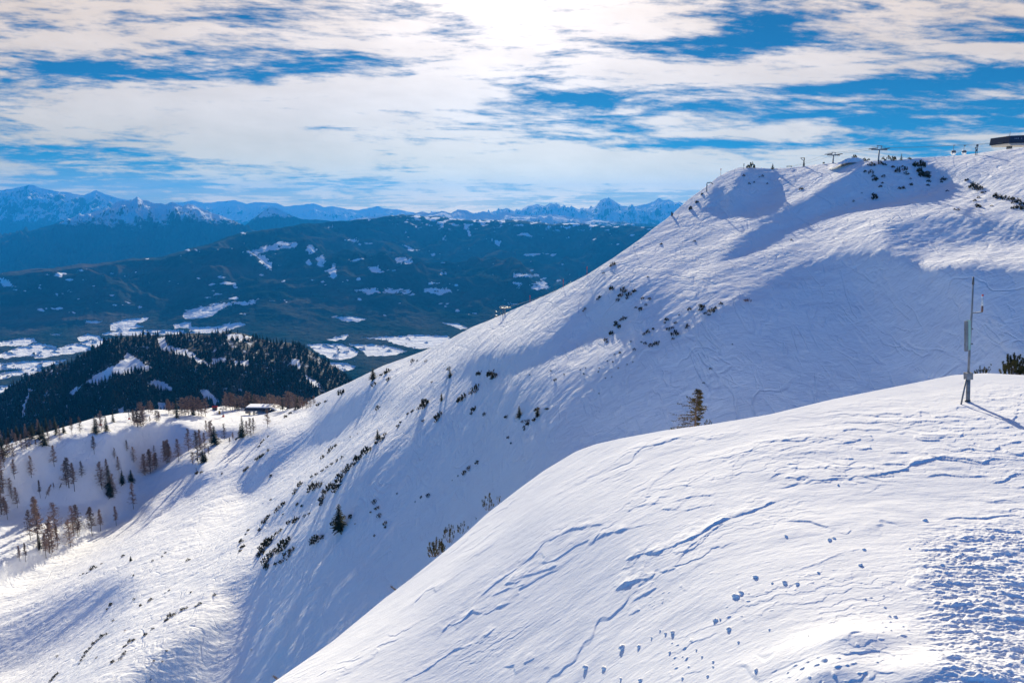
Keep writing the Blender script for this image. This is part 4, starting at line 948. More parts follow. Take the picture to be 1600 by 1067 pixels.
for (fn, x, yb, yt, k) in TREES:
    px, py = fn(x, yb); _, pt = fn(x, yt)
    sil = float(np.interp(px, [q[0] for q in SIL_M], [q[1] for q in SIL_M]))
    if py < sil+1.0:
        q = on_mid(px, sil+1.0); r_ = 1+8/q[1]; p = (q[0]*r_, q[1]*r_, q[2]-.6)
    else: p = on_mid(px, py)
    h = max((py-pt)*mpp(p)*1.03, 2.)
    rk = random.Random(n_); pr = rk.choice({'L': LARCH, 'T': LTHIN, 'S': SPRUCE}[k])
    lb, gp = tree_label(px, py, k)
    wd = rk.uniform(.9, 1.25)*(1.15 if h < 9 else 1)
    if k == 'L' and px > 262 and py < 652: pr = LARCH[rk.choice((0, 4, 1))]; wd *= 1.45
    elif k == 'L' and py < 668: wd *= 1.25
    lean = .45 if (fn, x) in ((C1, 505), (C1, 268), (C1, 350)) else 0
    put_tree(pr, p, h, lb, gp, wd, lean=lean); n_ += 1

# ---------------------------------------------------------------- small spruces standing alone on the slope (px, base, top, label)
for (px, py, pt, lb) in ((530.5, 829, 783, 'tall dark spruce alone below the lower end of the bushy rib'), (583, 594, 574, 'tiny spruce beside the upper left outline of the slope'), (703, 590, 575, 'small dark spruce on the lit upper flank left of the drift with pines'),
 (690, 627, 613, 'tiny dark spruce left of the long bushy crest'), (590, 686, 669, 'small dark spruce touching the bushes of the long rib'), (811, 652, 632, 'small spruce at the foot of the narrow lit snow spur'), (840, 650, 634, 'small ragged spruce right of the narrow lit snow spur'), (769, 592, 578, 'upright dark spruce on the rounded drift above the crest'),
 (204.5, 877, 868, 'lone tiny spruce casting a long shadow on the lower piste'), (1207, 265, 256, 'tiny dark spruce with a long shadow on the summit ridge'), (1408, 249, 238, 'slim spruce among the bushes behind the tall summit pylon'), (661, 790, 770, 'tiny spruce in the pale snow of the bowl floor')):
    if lb.endswith('bowl floor'): continue
    sil = float(np.interp(px, [q[0] for q in SIL_M], [q[1] for q in SIL_M])); q = on_mid(px, max(py, sil+.5))
    put_tree(random.Random(px).choice(SPRUCE), q, (py-pt)*mpp(q), lb, None, 1.5 if py-pt < 25 else 1.25)

# ---------------------------------------------------------------- dwarf pine bushes on the slope
BUSH = []
for s_ in range(7):
    st, T = pine_bush(100+s_, 26+s_*3, 7, 1., .5+.08*(s_ % 3), .085, .17); BUSH.append(tri_mesh('dwarf_pine', T, M_pinefar))
def crop(ox, oy, s_): return lambda x, y, w=14: (ox+x/s_, oy+y/s_, w/s_)
c6, c7, c4, c3 = crop(300, 560, 2.667), crop(800, 400, 3.5575), crop(1000, 200, 2.667), crop(0, 800, 3.019)
B6 = [(920, 15, 25), (975, 10, 20), (940, 12), (815, 60, 40), (790, 70, 20), (760, 115, 35), (820, 90, 30), (625, 150, 50), (530, 195, 30), (560, 180, 20), (1070, 50, 25), (1000, 100, 15), (775, 210, 30), (1200, 65, 35), (1250, 68, 50), (1265, 80, 30), (1185, 130, 55), (1165, 145, 30), (1130, 170, 50), (1110, 180, 25), (1175, 215, 30), (1165, 230, 20), (1220, 235, 25), (1030, 245, 50), (1020, 265, 25), (965, 260, 25), (1040, 155, 15), (860, 285, 30), (870, 268, 18), (790, 340, 40), (770, 355, 25), (805, 320, 22), (970, 200, 50), (945, 212, 25), (920, 220, 25), (900, 232, 18), (1310, 245, 25), (1440, 215, 35), (1400, 265, 40), (1425, 255, 22), (1385, 285, 20), (1320, 330, 20), (1330, 352, 12), (1480, 210, 15), (1190, 435, 30), (1155, 460, 30), (1135, 480, 25), (1110, 490, 12), (1085, 508, 8), (855, 565, 12), (985, 575, 25), (955, 582, 15), (930, 600, 8), (760, 600, 30), (775, 625, 35), (745, 640, 15), (780, 658, 30), (805, 690, 25), (805, 705, 15), (760, 738, 14), (660, 662, 25), (635, 665, 20), (615, 705, 45), (590, 690, 30), (680, 690, 10), (520, 760, 60), (505, 770, 35), (545, 745, 30), (605, 545, 60), (580, 540, 55), (560, 560, 45), (545, 590, 45), (540, 610, 30), (620, 510, 55), (640, 480, 45), (655, 462, 40), (675, 445, 40), (510, 540, 60), (490, 550, 40), (535, 530, 40), (690, 425, 45), (705, 410, 40), (725, 395, 45), (742, 385, 30), (650, 448, 25), (610, 490, 30), (450, 530, 35), (435, 550, 30), (425, 565, 22), (440, 610, 20), (460, 615, 20), (380, 610, 30), (360, 630, 30), (350, 640, 22), (330, 590, 15), (300, 690, 32), (312, 672, 28), (320, 660, 22), (282, 715, 20), (318, 775, 55), (300, 790, 50), (290, 815, 50), (310, 850, 55), (312, 875, 35), (325, 830, 40), (400, 765, 50), (385, 790, 60), (400, 825, 55), (365, 810, 45), (420, 800, 35), (375, 850, 35), (345, 800, 30), (350, 860, 25), (430, 680, 35), (405, 685, 30), (445, 668, 20), (380, 650, 14), (370, 720, 25), (352, 738, 25), (335, 752, 22), (470, 660, 20), (490, 650, 18), (205, 765, 25), (212, 785, 25), (200, 805, 20), (235, 720, 18), (225, 735, 14), (125, 482, 14), (230, 460, 25), (220, 470, 18), (290, 408, 30), (275, 420, 28), (300, 400, 20), (318, 385, 18), (330, 490, 25), (290, 352, 18), (280, 368, 18), (300, 340, 18), (318, 325, 15), (580, 382, 30), (570, 395, 22), (600, 370, 20), (545, 415, 25), (660, 330, 10), (690, 315, 10), (500, 495, 18), (520, 482, 22), (545, 468, 22), (565, 455, 22), (585, 440, 22), (605, 428, 22), (625, 415, 20), (20, 480, 25), (40, 475, 18), (390, 245, 20), (410, 230, 20), (430, 215, 18), (450, 205, 22), (470, 195, 28)]
B7 = [(565, 48, 40), (550, 58, 22), (510, 98, 20), (555, 185, 40), (620, 200, 55), (605, 225, 45), (590, 248, 35), (650, 220, 50), (640, 240, 30), (680, 200, 35), (490, 230, 30), (478, 242, 25), (405, 295, 22), (395, 305, 15), (755, 120, 14), (725, 240, 22), (765, 245, 28), (745, 280, 25), (715, 305, 32), (690, 290, 22), (625, 350, 45), (605, 360, 25), (580, 385, 45), (595, 400, 30), (575, 370, 25), (555, 435, 42), (520, 468, 30), (530, 480, 18), (985, 300, 28), (1060, 285, 40), (1050, 300, 30), (1045, 275, 22), (1110, 310, 45), (1130, 295, 30), (1160, 268, 25), (1095, 330, 22), (1075, 320, 25), (975, 390, 30), (970, 402, 18), (895, 400, 25), (870, 410, 40), (905, 440, 48), (895, 460, 25), (860, 358, 32), (850, 375, 20), (910, 375, 25), (930, 330, 14), (772, 500, 38), (800, 492, 40), (815, 480, 22), (740, 490, 25), (755, 430, 30), (785, 410, 20), (735, 440, 22), (720, 480, 18), (680, 525, 25), (570, 550, 14), (600, 540, 18), (560, 590, 14), (530, 585, 12), (660, 480, 12), (640, 605, 10), (672, 590, 8), (590, 625, 8), (485, 625, 12), (480, 645, 10), (400, 655, 14), (555, 672, 10), (520, 680, 8), (485, 765, 8), (240, 685, 28), (215, 640, 14), (290, 655, 10), (100, 660, 12), (380, 630, 10), (410, 620, 10), (140, 855, 35), (140, 870, 25), (90, 930, 35), (60, 920, 25), (125, 910, 25), (70, 965, 18), (185, 850, 15), (205, 850, 12), (1103, 627, 22), (1065, 705, 16), (1225, 490, 6)]
B4 = [(465, 160, 32), (450, 162, 20), (432, 205, 14), (455, 237, 14), (510, 205, 16), (498, 208, 10), (530, 238, 10), (475, 232, 10), (672, 256, 22), (765, 152, 10), (965, 155, 35), (1000, 150, 28), (1020, 152, 22), (1055, 160, 20), (962, 188, 28), (938, 183, 14), (980, 212, 28), (972, 200, 20), (1015, 200, 22), (1002, 243, 16), (1010, 228, 12), (925, 268, 10), (890, 305, 14), (975, 275, 28), (978, 292, 28), (1075, 180, 30), (1105, 172, 32), (1110, 188, 28), (1095, 160, 20), (1150, 155, 36), (1170, 150, 36), (1180, 160, 30), (1165, 180, 32), (1172, 195, 30), (1195, 205, 32), (1203, 222, 20), (1200, 238, 16), (1265, 215, 28), (1258, 225, 16), (1130, 235, 18), (1095, 250, 25), (1080, 248, 14), (1128, 208, 12), (1362, 220, 22), (1280, 265, 14), (1388, 245, 40), (1405, 250, 42), (1420, 258, 30), (1432, 270, 22), (1412, 328, 28), (1402, 322, 16), (1325, 342, 20), (1310, 340, 12), (1465, 325, 14), (1480, 287, 28), (1498, 292, 32), (1522, 298, 26), (1545, 300, 30), (1560, 312, 32), (1575, 310, 28), (1592, 318, 30), (1580, 332, 32), (1560, 335, 26), (1600, 340, 30), (1410, 290, 16), (1395, 305, 14), (885, 118, 16), (905, 117, 12), (1022, 120, 12), (1050, 122, 18), (1062, 122, 14), (1125, 122, 14), (940, 122, 14), (88, 482, 14), (228, 470, 14), (630, 467, 12)]
B3 = [(580, 208, 18), (440, 262, 28), (432, 272, 22), (455, 262, 18), (378, 298, 12), (392, 292, 12), (410, 288, 12), (480, 245, 14), (720, 232, 14), (765, 210, 14), (780, 193, 14), (885, 232, 22), (895, 228, 14), (630, 300, 12), (798, 370, 14), (780, 382, 10), (900, 380, 14), (712, 415, 22), (700, 420, 14), (632, 410, 16), (662, 442, 18), (522, 440, 22), (505, 460, 16), (535, 512, 16), (800, 490, 32), (822, 482, 26), (785, 508, 24), (862, 458, 26), (880, 450, 18), (942, 432, 22), (925, 442, 16), (1012, 390, 20), (720, 550, 20), (685, 580, 22), (612, 612, 28), (632, 604, 24), (590, 632, 22), (582, 672, 26), (568, 692, 26), (590, 660, 16), (530, 706, 26), (457, 684, 18), (440, 622, 24), (462, 604, 26), (480, 588, 28), (500, 578, 18), (425, 642, 24), (408, 660, 24), (395, 680, 22), (384, 700, 18), (375, 714, 14), (270, 682, 18), (268, 765, 24), (252, 782, 24), (240, 796, 24), (785, 655, 12), (725, 703, 12), (765, 703, 12), (1185, 648, 10), (712, 788, 12)]
ALLB = [c6(*q) for q in B6]+[c7(*q) for q in B7]+[c4(*q) for q in B4]+[c3(*q) for q in B3]
def bush_label(px, py):
    if py < 320 and px > 1500: return 'along the bushy line at the right end of the upper slope'
    if py < 300 and px > 1330: return 'on the dark shaded knoll below the summit pylons'
    if py < 300: return 'on the domed summit shoulder left of the pylons'
    if py < 345: return 'on the smooth snow rib leading up to the summit'
    if px > 925 and py > 448 and px > 1020: return 'on the long crest above the big shaded bowl'
    if px > 905 and py < 580: return 'on the middle snow rib below the steep lit flank'
    if px > 1000: return 'scattered over the smooth blue shaded bowl'
    if px > 780 and py < 455: return 'close to the skyline of the steep lit flank'
    if px > 800 and py > 610: return 'around the foot of the narrow lit snow spur'
    if px > 730 and py < 610: return 'on the scalloped drift crest in the middle of the slope'
    if px > 650 and py > 610: return 'in the shaded snow below the scalloped drift crest'
    if px > 560 and py < 650: return 'in the lines crossing the upper lit flank'
    if px > 505 and py > 770: return 'dotted over the pale snow right of the tall lone spruce'
    if px > 480 and py > 690: return 'packed on the steep rock rib in mid slope'
    if 395 <= px and py > 800: return 'in the dense thicket at the lower end of the rib'
    if px > 420 and py > 740: return 'in the shaded gully left of the rock rib'
    if px > 365 and py > 770: return 'on the left edge of the snowy rib face'
    if py < 790: return 'in the short dark rows on the left flank'
    if px > 230 : return 'on the wavy drift crest at the bottom left'
    return 'at the lower left end of the drift crests'
for i, (px, py, w) in enumerate(ALLB):
    if px > 1640: continue
    rr = random.Random(i*7+1)
    sil = float(np.interp(px, [q[0] for q in SIL_M], [q[1] for q in SIL_M])); py_ = max(py, sil+.4)
    p = on_mid(px, py_); W_ = max(w*1.1*mpp(p), .65)
    o = bpy.data.objects.new('dwarf_pine', rr.choice(BUSH)); COL.objects.link(o)
    o.location = (p[0], p[1], p[2]-W_*.12); o.scale = (W_, W_, W_*rr.uniform(.75, 1.15)); o.rotation_euler = (0, 0, rr.uniform(0, 6.28))
    wh = bush_label(px, py); tag(o, 'dark dwarf pine bush '+wh, 'bush', 'dwarf pines '+wh)
# two reddish leafless bushes in the shaded bowl
st, T = pine_bush(300, 40, 7, 1., .5, .02, .22); tw = tri_mesh('leafless_bush', T, plain('reddish_twigs', (.16, .07, .05), .9))
for px, py, w, lb in ((1168, 472, 13, 'reddish leafless bush alone in the blue shaded bowl'), (196, 985, 6, 'small brown leafless bush above the drift crest at the bottom left')):
    p = on_mid(px, py); W_ = w*mpp(p); o = bpy.data.objects.new('leafless_bush', tw); COL.objects.link(o); o.location = (p[0], p[1], p[2]-.1); o.scale = (W_,)*3; tag(o, lb, 'bush')

# ---------------------------------------------------------------- rock outcrops
def rock(px, py, w, h, lb, seed):
    p = on_mid(px, py); k = mpp(p); r = random.Random(seed); V = []; Fc = []
    nu, nv = 18, 10
    th = np.linspace(0, 2*math.pi, nu, endpoint=False); ph = np.linspace(-.5, 1.45, nv)
    TH_, PH_ = np.meshgrid(th, ph); x = np.cos(TH_)*np.cos(PH_); y = np.sin(TH_)*np.cos(PH_); z = np.sin(PH_)
    n = .8+.9*fbm(x*1.6+seed, z*1.9+y, 4)+.2*np.sign(perlin(x*3+seed, z*3+y))
    mb = MB(); vs = np.stack([x*n*w*k*.5, y*n*w*k*.35, z*n*h*k*.6], -1).reshape(-1, 3)
    fs = [(j*nu+i, j*nu+(i+1) % nu, (j+1)*nu+(i+1) % nu, (j+1)*nu+i) for j in range(nv-1) for i in range(nu)]
    mb.add(vs, fs+[tuple((nv-1)*nu+i for i in range(nu))])
    o = mb.build('rock_outcrop', M_rock); o.location = (p[0], p[1], p[2]+.1); tag(o, lb, 'rock')
rock(1050, 337, 4, 9, 'tall dark rock at the left end of the cornice', 1); rock(1079, 327, 6, 8, 'dark rock block under the wind-blown cornice', 2); rock(1089, 317, 6, 5, 'small dark rock right under the cornice lip', 3); rock(1097, 304, 4, 4, 'little rock highest under the cornice lip', 6)
rock(1446, 272, 18, 9, 'bare grey rock beside the pines of the shaded knoll', 4)
rock(168, 773, 8, 6, 'dark rock patch among the trees at the start of the bright rim', 5); rock(370, 686, 6, 4, 'small dark rock below the pair of trees at the slope foot', 7)

# ================================================================ lift
def pylon(px, base, top, half, rz, label, red=False, lean=0., double=False):
    sil = float(np.interp(px, [q[0] for q in SIL_M], [q[1] for q in SIL_M]))
    p = on_mid(px, max(base, sil+.3)); k = mpp(p); H = (base-top)*k; Wd = half*k
    e = empty('lift_pylon', (p[0], p[1], p[2]-.3), rz); tag(e, label, 'lift pylon', 'pylons of the cable lifts')
    zt = H*.72; r = max(.26, H*.032)
    m = MB(); m.tube([(0, 0, -1), (0, 0, zt)], [r*1.3, r], 12)
    if double: m.tube([(-Wd*.45, 0, -1), (-Wd*.45, 0, zt)], r*.7, 10)
    m.build('mast', M_steel, e, True)
    MB().box((0, 0, zt+r*.5), (Wd*2, r*1.6, r*1.8)).build('crossarm', M_steel, e)
    h2 = H-zt; fr = MB()
    for sx in (-1, 1): fr.tube([(sx*Wd*.28, 0, zt+r), (sx*Wd*.22, 0, zt+h2)], r*.55, 6)
    fr.tube([(-Wd*.36, 0, zt+h2), (Wd*.36, 0, zt+h2*.92)], r*.5, 6)
    fr.build('lifting_frame', M_steel, e)
    for sx in (-1, 1):
        s_ = MB(); s_.box((sx*Wd*.86, 0, zt+r*1.9), (r*1.1, Wd*1.5, r*.9))
        for q in range(6): s_.lathe((sx*Wd*.86, (q-2.5)*Wd*.25, zt+r*2.3), [(r*.2, -r*.4), (r*.62, -r*.3), (r*.62, r*.3), (r*.2, r*.4)], 8)
        s_.build('sheave_train', M_dsteel, e)
        g_ = MB(); g_.box((sx*Wd*.55, r*1.6, zt+r*2), (Wd*.75, r*1.6, r*.25)); g_.tube([(sx*Wd*.25, r*2.3, zt+r*5), (sx*Wd*.9, r*2.3, zt+r*5)], r*.18, 5); g_.build('service_platform', M_dsteel, e)
    if red: MB().lathe((0, 0, 0), [(r*3.2, -.2), (r*3.2, H*.14), (r*2.6, H*.16)], 12).build('crash_pad', M_red, e)
    return e, (p[0], p[1], p[2]-.3+zt+r*3), Wd, rz
P1 = pylon(1372.5, 249, 225, 13, .12, 'tall lift pylon with wide crossarm highest on the summit ridge')
P2 = pylon(1301.5, 255, 238, 11, .25, 'lift pylon half hidden by a snow mound on the summit ridge')
P3 = pylon(789, 491, 478, 8, .5, 'lift pylon on two legs breaking the diagonal skyline of the slope', double=True)
P4 = pylon(202, 655, 639, 7.5, .2, 'pale lift pylon alone on the open plateau rim', red=True)
P5 = pylon(157, 664, 645, 7.5, .3, 'lift pylon standing between spruces on the plateau rim', red=True)
P6 = pylon(349, 651, 634, 5, .1, 'small lift pylon with red base pad left of the valley station', red=True)
def gondola(loc, s_, rz, label):
    e = empty('gondola', loc, rz); e.scale = (s_,)*3; tag(e, label, 'gondola', 'gondolas on the lift rope')
    # cabin : 2 m wide, hangs below the rope at the origin
    MB().lathe((0, 0, -4.3), [(.55, 0), (.92, .18), (1.05, .6), (1.05, .95)], 20).build('cabin', M_white, e, True)
    MB().lathe((0, 0, -3.35), [(1.05, 0), (1.02, .5), (.86, .95)], 20).build('window_band', M_glass, e, True)
    MB().lathe((0, 0, -2.4), [(.86, 0), (.6, .22), (.2, .30)], 20).build('cabin_roof', M_white, e, True)
    MB().tube([(0, 0, -2.2), (0, .35, -1.6), (0, .35, -.7), (0, 0, 0)], .09, 8).build('hanger_arm', M_dsteel, e)
    MB().box((0, 0, .05), (.35, 1.0, .28)).build('grip', M_dsteel, e)
    return e
def at_skyline(px, py, Y):
    return behind(px, py, Y)
def hang(px, py_top, py_bot, Y, rz, label):
    p = at_skyline(px, py_top, Y); gondola(p, (py_bot-py_top)*mpp(p)/4.3, rz, label)
hang(1491, 227.5, 242, 372, .2, 'left of the two gondolas hanging just above the summit ridge')
hang(1507.5, 228, 241.5, 368, .2, 'right of the two gondolas hanging just above the summit ridge')
hang(775.5, 487, 497.5, 600, .5, 'white gondola just left of the two-legged pylon on the skyline')
hang(782.5, 489.5, 496.5, 640, .5, 'small white gondola between its twin and the two-legged pylon')
hang(141, 655, 662, 700, .3, 'tiny white gondola before the dark wood by the plateau spruces')
hang(892, 441, 447, 640, .5, 'lower of two tiny gondolas near the skyline of the diagonal slope')
hang(901.5, 437.5, 443, 650, .5, 'upper of two tiny gondolas near the skyline of the diagonal slope')
def cable(pts, label, r=.05, sag=.012):
    m = MB(); out = []
    for i in range(len(pts)-1):
        a, b = np.array(pts[i]), np.array(pts[i+1]); L = np.linalg.norm(b-a)
        for q in range(13 if i == len(pts)-2 else 12):
            u = q/12; c = a*(1-u)+b*u; c[2] -= 4*sag*L*u*(1-u); out.append(c)
    m.tube(out, r, 5); o = m.build('lift_cable', M_dsteel); tag(o, label, 'cable')
def arm(Pq, sx):
    e, c, Wd, rz = Pq; return (c[0]+sx*Wd*.86*math.cos(rz), c[1]+sx*Wd*.86*math.sin(rz), c[2])
cable([behind(1564, 222, 360), behind(1525, 227, 366), behind(1491, 227.3, 372), arm(P1, 1), arm(P2, 1), behind(1200, 268, 560)], 'thin dark lift rope running from the summit station over the pylons', .045, .004)
cable([behind(1564, 223, 360), arm(P1, -1), arm(P2, -1), behind(1190, 272, 570)], 'second lift rope beside the first between the summit pylons', .04, .004)
cable([arm(P3, -1), behind(775.5, 487, 600), behind(740, 520, 640)], 'short rope carrying the gondolas down behind the diagonal skyline', .06, .004)
cable([arm(P3, 1), behind(892, 441, 640), behind(965, 405, 640)], 'pale lift rope climbing close behind the diagonal skyline', .09, .006)
cable([arm(P5, 1), arm(P4, -1), arm(P6, 0)], 'lift rope crossing the plateau between its three pylons', .05, .012)

# summit post with a sheave head, and small lift parts on the ridge
p = on_mid(1525, 243); k = mpp(p); e = empty('support_frame', (p[0], p[1], p[2]-.2), .1); tag(e, 'narrow two-legged support frame between the gondolas and the summit station', 'frame')
for sx in (-1, 1): MB().tube([(sx*1.3*k, 0, 0), (sx*1.3*k, 0, 14*k)], .13, 8).build('leg', M_dsteel, e)
MB().box((0, 0, 8*k), (2.6*k, .3, 3.2*k)).build('cross_panel', M_dsteel, e); MB().box((.6*k, 0, 15.3*k), (2.8*k, .5, 3.4*k), 0, .8).build('sheave_head', M_dsteel, e); MB().box((-1.6*k, 0, 11.4*k), (2.2*k, .4, 1.6*k)).build('motor_box', M_dsteel, e)
p = on_mid(1255, 261); k = mpp(p); e = empty('drag_lift_post', (p[0], p[1], p[2]-.2), 0); tag(e, 'dark wooden post with slanted arm standing on the summit ridge', 'post')
MB().tube([(0, 0, 0), (.6*k, 0, 7*k), (1*k, 0, 13.5*k)], [.28, .24, .22], 8).build('post', M_wood, e); MB().tube([(2.2*k, 0, 0), (1*k, 0, 7*k)], .16, 6).build('brace', M_wood, e)
MB().tube([(1*k, 0, 13.2*k), (-5*k, 0, 13*k)], .12, 6).build('arm', M_wood, e); MB().tube([(-5*k, 0, 13*k), (.5*k, 0, 8*k)], .10, 6).build('strut', M_wood, e)
p = on_mid(1233, 263); k = mpp(p); e = empty('barrier_rail', (p[0], p[1], p[2]-.1), -.15); tag(e, 'low dark rail with a stake on the summit ridge', 'barrier')
MB().box((0, 0, 1.6*k), (8*k, .2, .9*k)).build('rail', M_wood, e)
for sx in (-3.2, 3.2): MB().box((sx*k, 0, .7*k), (.25, .2, 1.5*k)).build('leg', M_wood, e)
p = on_mid(1162, 265); k = mpp(p); e = empty('marker_pole', (p[0], p[1], p[2]-.1)); tag(e, 'thin marker pole rising from the domed left summit shoulder', 'pole')
MB().tube([(0, 0, 0), (0, 0, 9*k)], .09, 6).build('pole', M_dsteel, e); MB().box((0, 0, 7*k), (.3, .2, 3.4*k)).build('marker_sleeve', M_dsteel, e)
p = on_mid(1104, 300); k = mpp(p); e = empty('snow_lance', (p[0], p[1], p[2]-.2)); tag(e, 'bent grey metal frame standing on the cornice at the skyline', 'metal frame')
MB().tube([(0, 0, -1), (0, 0, 13*k), (.8*k, 0, 14.5*k)], .22, 8).build('post', M_steel, e); MB().tube([(.8*k, 0, 14.5*k), (5.5*k, 0, 15*k), (9*k, 0, 13*k), (9.6*k, 0, 12*k)], .2, 8).build('boom', M_steel, e)
for i, (px, py) in enumerate([(917, 431), (880, 448.5), (828, 472), (1126, 279)]):
    sil = float(np.interp(px, [q[0] for q in SIL_M], [q[1] for q in SIL_M])); p = on_mid(px, sil+.4); e = empty('piste_marker', (p[0], p[1], p[2]-.1))
    tag(e, ['orange red piste marker nearest the two tiny gondolas', 'faint red piste marker halfway along the diagonal skyline', 'lowest red piste marker above the two-legged pylon', 'thin piste stake on the upper skyline beside the metal frame'][i], 'piste marker')
    MB().tube([(0, 0, 0), (0, 0, 3.2)], .07, 6).build('stake', M_red, e); MB().lathe((0, 0, 2.3), [(.12, 0), (.16, .1), (.16, .7), (.12, .8)], 10).build('marker_disc', M_red, e)
# snow mound beside the second pylon
p = on_mid(1332, 255); k = mpp(p)
X_, Y_ = np.meshgrid(np.linspace(-32, 36, 60)*k, np.linspace(-14, 14, 30)*k)
Z_ = -9*k*(np.abs(X_)/(34*k))**3+8*k*np.exp(-((X_/(22*k))**2)**1.1-(Y_/(8*k))**2)*(1+.3*fbm(X_/5, Y_/5, 3))+3*k*np.exp(-((X_-20*k)/(14*k))**2-(Y_/(6*k))**2)-1.2*k
setting(grid_mesh('snow_mound', X_+p[0], Y_+p[1]+3*k, Z_+p[2], None, M_slope))
for (px, py, w) in ((1335, 246, 7), (1350, 248, 5), (1357, 248, 4), (1380, 247, 5), (1388, 246.5, 6), (1396, 246.5, 7), (1420, 247, 5)):
    p = behind(px, py+3, 425); W_ = w*1.2*mpp(p); o = bpy.data.objects.new('dwarf_pine', BUSH[int(px) % 7]); COL.objects.link(o); o.location = p; o.scale = (W_, W_, W_*1.3); tag(o, 'dark dwarf pine bush on the skyline around the tall summit pylon', 'bush', 'dwarf pines on the skyline by the pylon')

# summit station, right edge of the picture
p = behind(1586, 233, 350); k = mpp(p); e = empty('summit_station', p, .05); tag(e, 'dark summit lift station on concrete legs at the right end of the ridge', 'lift station')
m = MB(); x0, x1, y0, y1 = -22*k, 60*k, -4, 9
prof = [(x0+1*k, 7.5*k), (x0+2.2*k, 18.5*k), (x1, 22*k), (x1, 10*k)]
vs = [(x, y0, z) for x, z in prof]+[(x, y1, z) for x, z in prof]
m.add(vs, [(0, 3, 2, 1), (4, 5, 6, 7), (0, 1, 5, 4), (1, 2, 6, 5), (2, 3, 7, 6), (3, 0, 4, 7)]); hull = m.build('hull', M_navy, e)
m = MB(); prof = [(x0+2.6*k, 7.4*k), (x1, 9.8*k), (x1, 5.5*k), (x0+6*k, 4.6*k), (x0+3.5*k, 5.6*k)]
vs = [(x, y0+.5, z) for x, z in prof]+[(x, y1-.5, z) for x, z in prof]; n5 = 5
m.add(vs, [tuple(range(4, -1, -1)), tuple(range(5, 10))]+[(i, (i+1) % 5, (i+1) % 5+5, i+5) for i in range(5)]); m.build('underside', M_conc, e)
MB().box((-5*k, 2, -1*k), (3.4*k, 2.4, 12*k), 0, .95).build('leg', M_dsteel, e); MB().tube([(-1.5*k, 2, 5*k), (.8*k, 2, -5*k)], .3, 8).build('leg', M_steel, e)
MB().tube([(-11*k, 0, 19*k), (-10.6*k, 0, 27*k)], [.12, .05], 6).build('antenna', M_dsteel, e); MB().box((-25*k, 0, 9.5*k), (7*k, .5, .7*k)).build('rope_guide', M_dsteel, e)
lt = MB()
for i, wd in enumerate((2.2, 1.6, 1.3, 0, 1.8, 0, 2, 1.5, 2.2, 1.8, 2, 1.6)):
    if wd: lt.box((-12*k+i*2.6*k, y0-.06, 14.4*k+i*.1*k), (wd*k*.8, .06, (1.5+.4*(i % 3))*k*.8))
lt.build('sign_lettering', plain('dim_lettering', (.16, .19, .25), .6), hull)

# valley station on the plateau
p = on_mid(412, 645); k = mpp(p); e = empty('valley_station', (p[0], p[1], p[2]), 0.); tag(e, 'long dark blue lift station with snowy roof at the plateau edge', 'lift station')
def prism(m, prof, y0, y1):
    n = len(prof); vs = [(x*k, y0, z*k) for x, z in prof]+[(x*k, y1, z*k) for x, z in prof]
    return m.add(vs, [tuple(range(n-1, -1, -1)), tuple(range(n, 2*n))]+[(i, (i+1) % n, (i+1) % n+n, i+n) for i in range(n)])
prism(MB(), [(-28, 7), (-26, 10.6), (6, 10.2), (9, 9.4), (9, 6.6), (-27, 6.2)], -5, 9).build('hull', M_navy, e)
prism(MB(), [(8, 6.6), (9, 9.6), (13, 9.3), (26, 2.6), (22, 1.6)], -7, 6).build('sloping_wing', M_navy, e)
rf = prism(MB(), [(-25, 10.8), (-24.5, 12), (12, 11.8), (14, 10.7), (6, 10.5)], -4.6, 8.5).build('roof_snow', M_roofsnow, e)
prism(MB(), [(13.5, 9.7), (15, 10.2), (31, 3.6), (27, 2.6)], -4, 12).build('wing_roof_snow', M_roofsnow, e)
prism(MB(), [(-29, 5.9), (-28, 6.9), (2, 6), (2, 5.3)], -5.6, 8).build('eave_trim', M_steel, e)
for x in (-22, -15, -8): MB().box((x*k, 0, 1.8*k), (1.8*k, 2.5, 8*k)).build('column', M_conc, e)
prism(MB(), [(-9, 3.6), (-7, 4.6), (6, 4.4), (7, 2.6), (-4, 2.2)], -9, 2).build('loading_deck', M_conc, e)
MB().box((-24*k, -2, 2.6*k), (5*k, 4, 3*k)).build('operator_cabin', plain('tan_panel', (.45, .36, .27), .7), e)
MB().box((14*k, -1, 1.5*k), (14*k, 5, 4.5*k)).build('back_wall', M_dsteel, e)
def cottage(name, p, w, d, h, rz, wall, roof, label, cat, group=None):
    e = empty(name, p, rz); tag(e, label, cat, group)
    MB().box((0, 0, h*.3), (w, d, h*.9)).build('wall', wall, e)
    m = MB(); a = w*.58; b = d*.58; z0 = h*.74; z1 = h*1.25
    m.add([(-a, -b, z0), (a, -b, z0), (a, b, z0), (-a, b, z0), (-a, 0, z1), (a, 0, z1)], [(0, 1, 5, 4), (2, 3, 4, 5), (0, 4, 3), (1, 2, 5), (3, 2, 1, 0)]); m.build('roof', roof, e)
    return e
p = on_mid(334, 641); e = cottage('hut', (p[0], p[1]+3, p[2]), 4.4, 4, 3.4, .2, M_wood, M_red, 'small wooden hut with red roof among larches left of the station', 'hut'); MB().box((0, -2.06, .9), (.9, .08, 1.8)).build('door', M_dsteel, e)
p = on_mid(343, 646); e = empty('machine', (p[0], p[1], p[2])); tag(e, 'small yellow brown snow machine beside the red based pylon', 'machine')
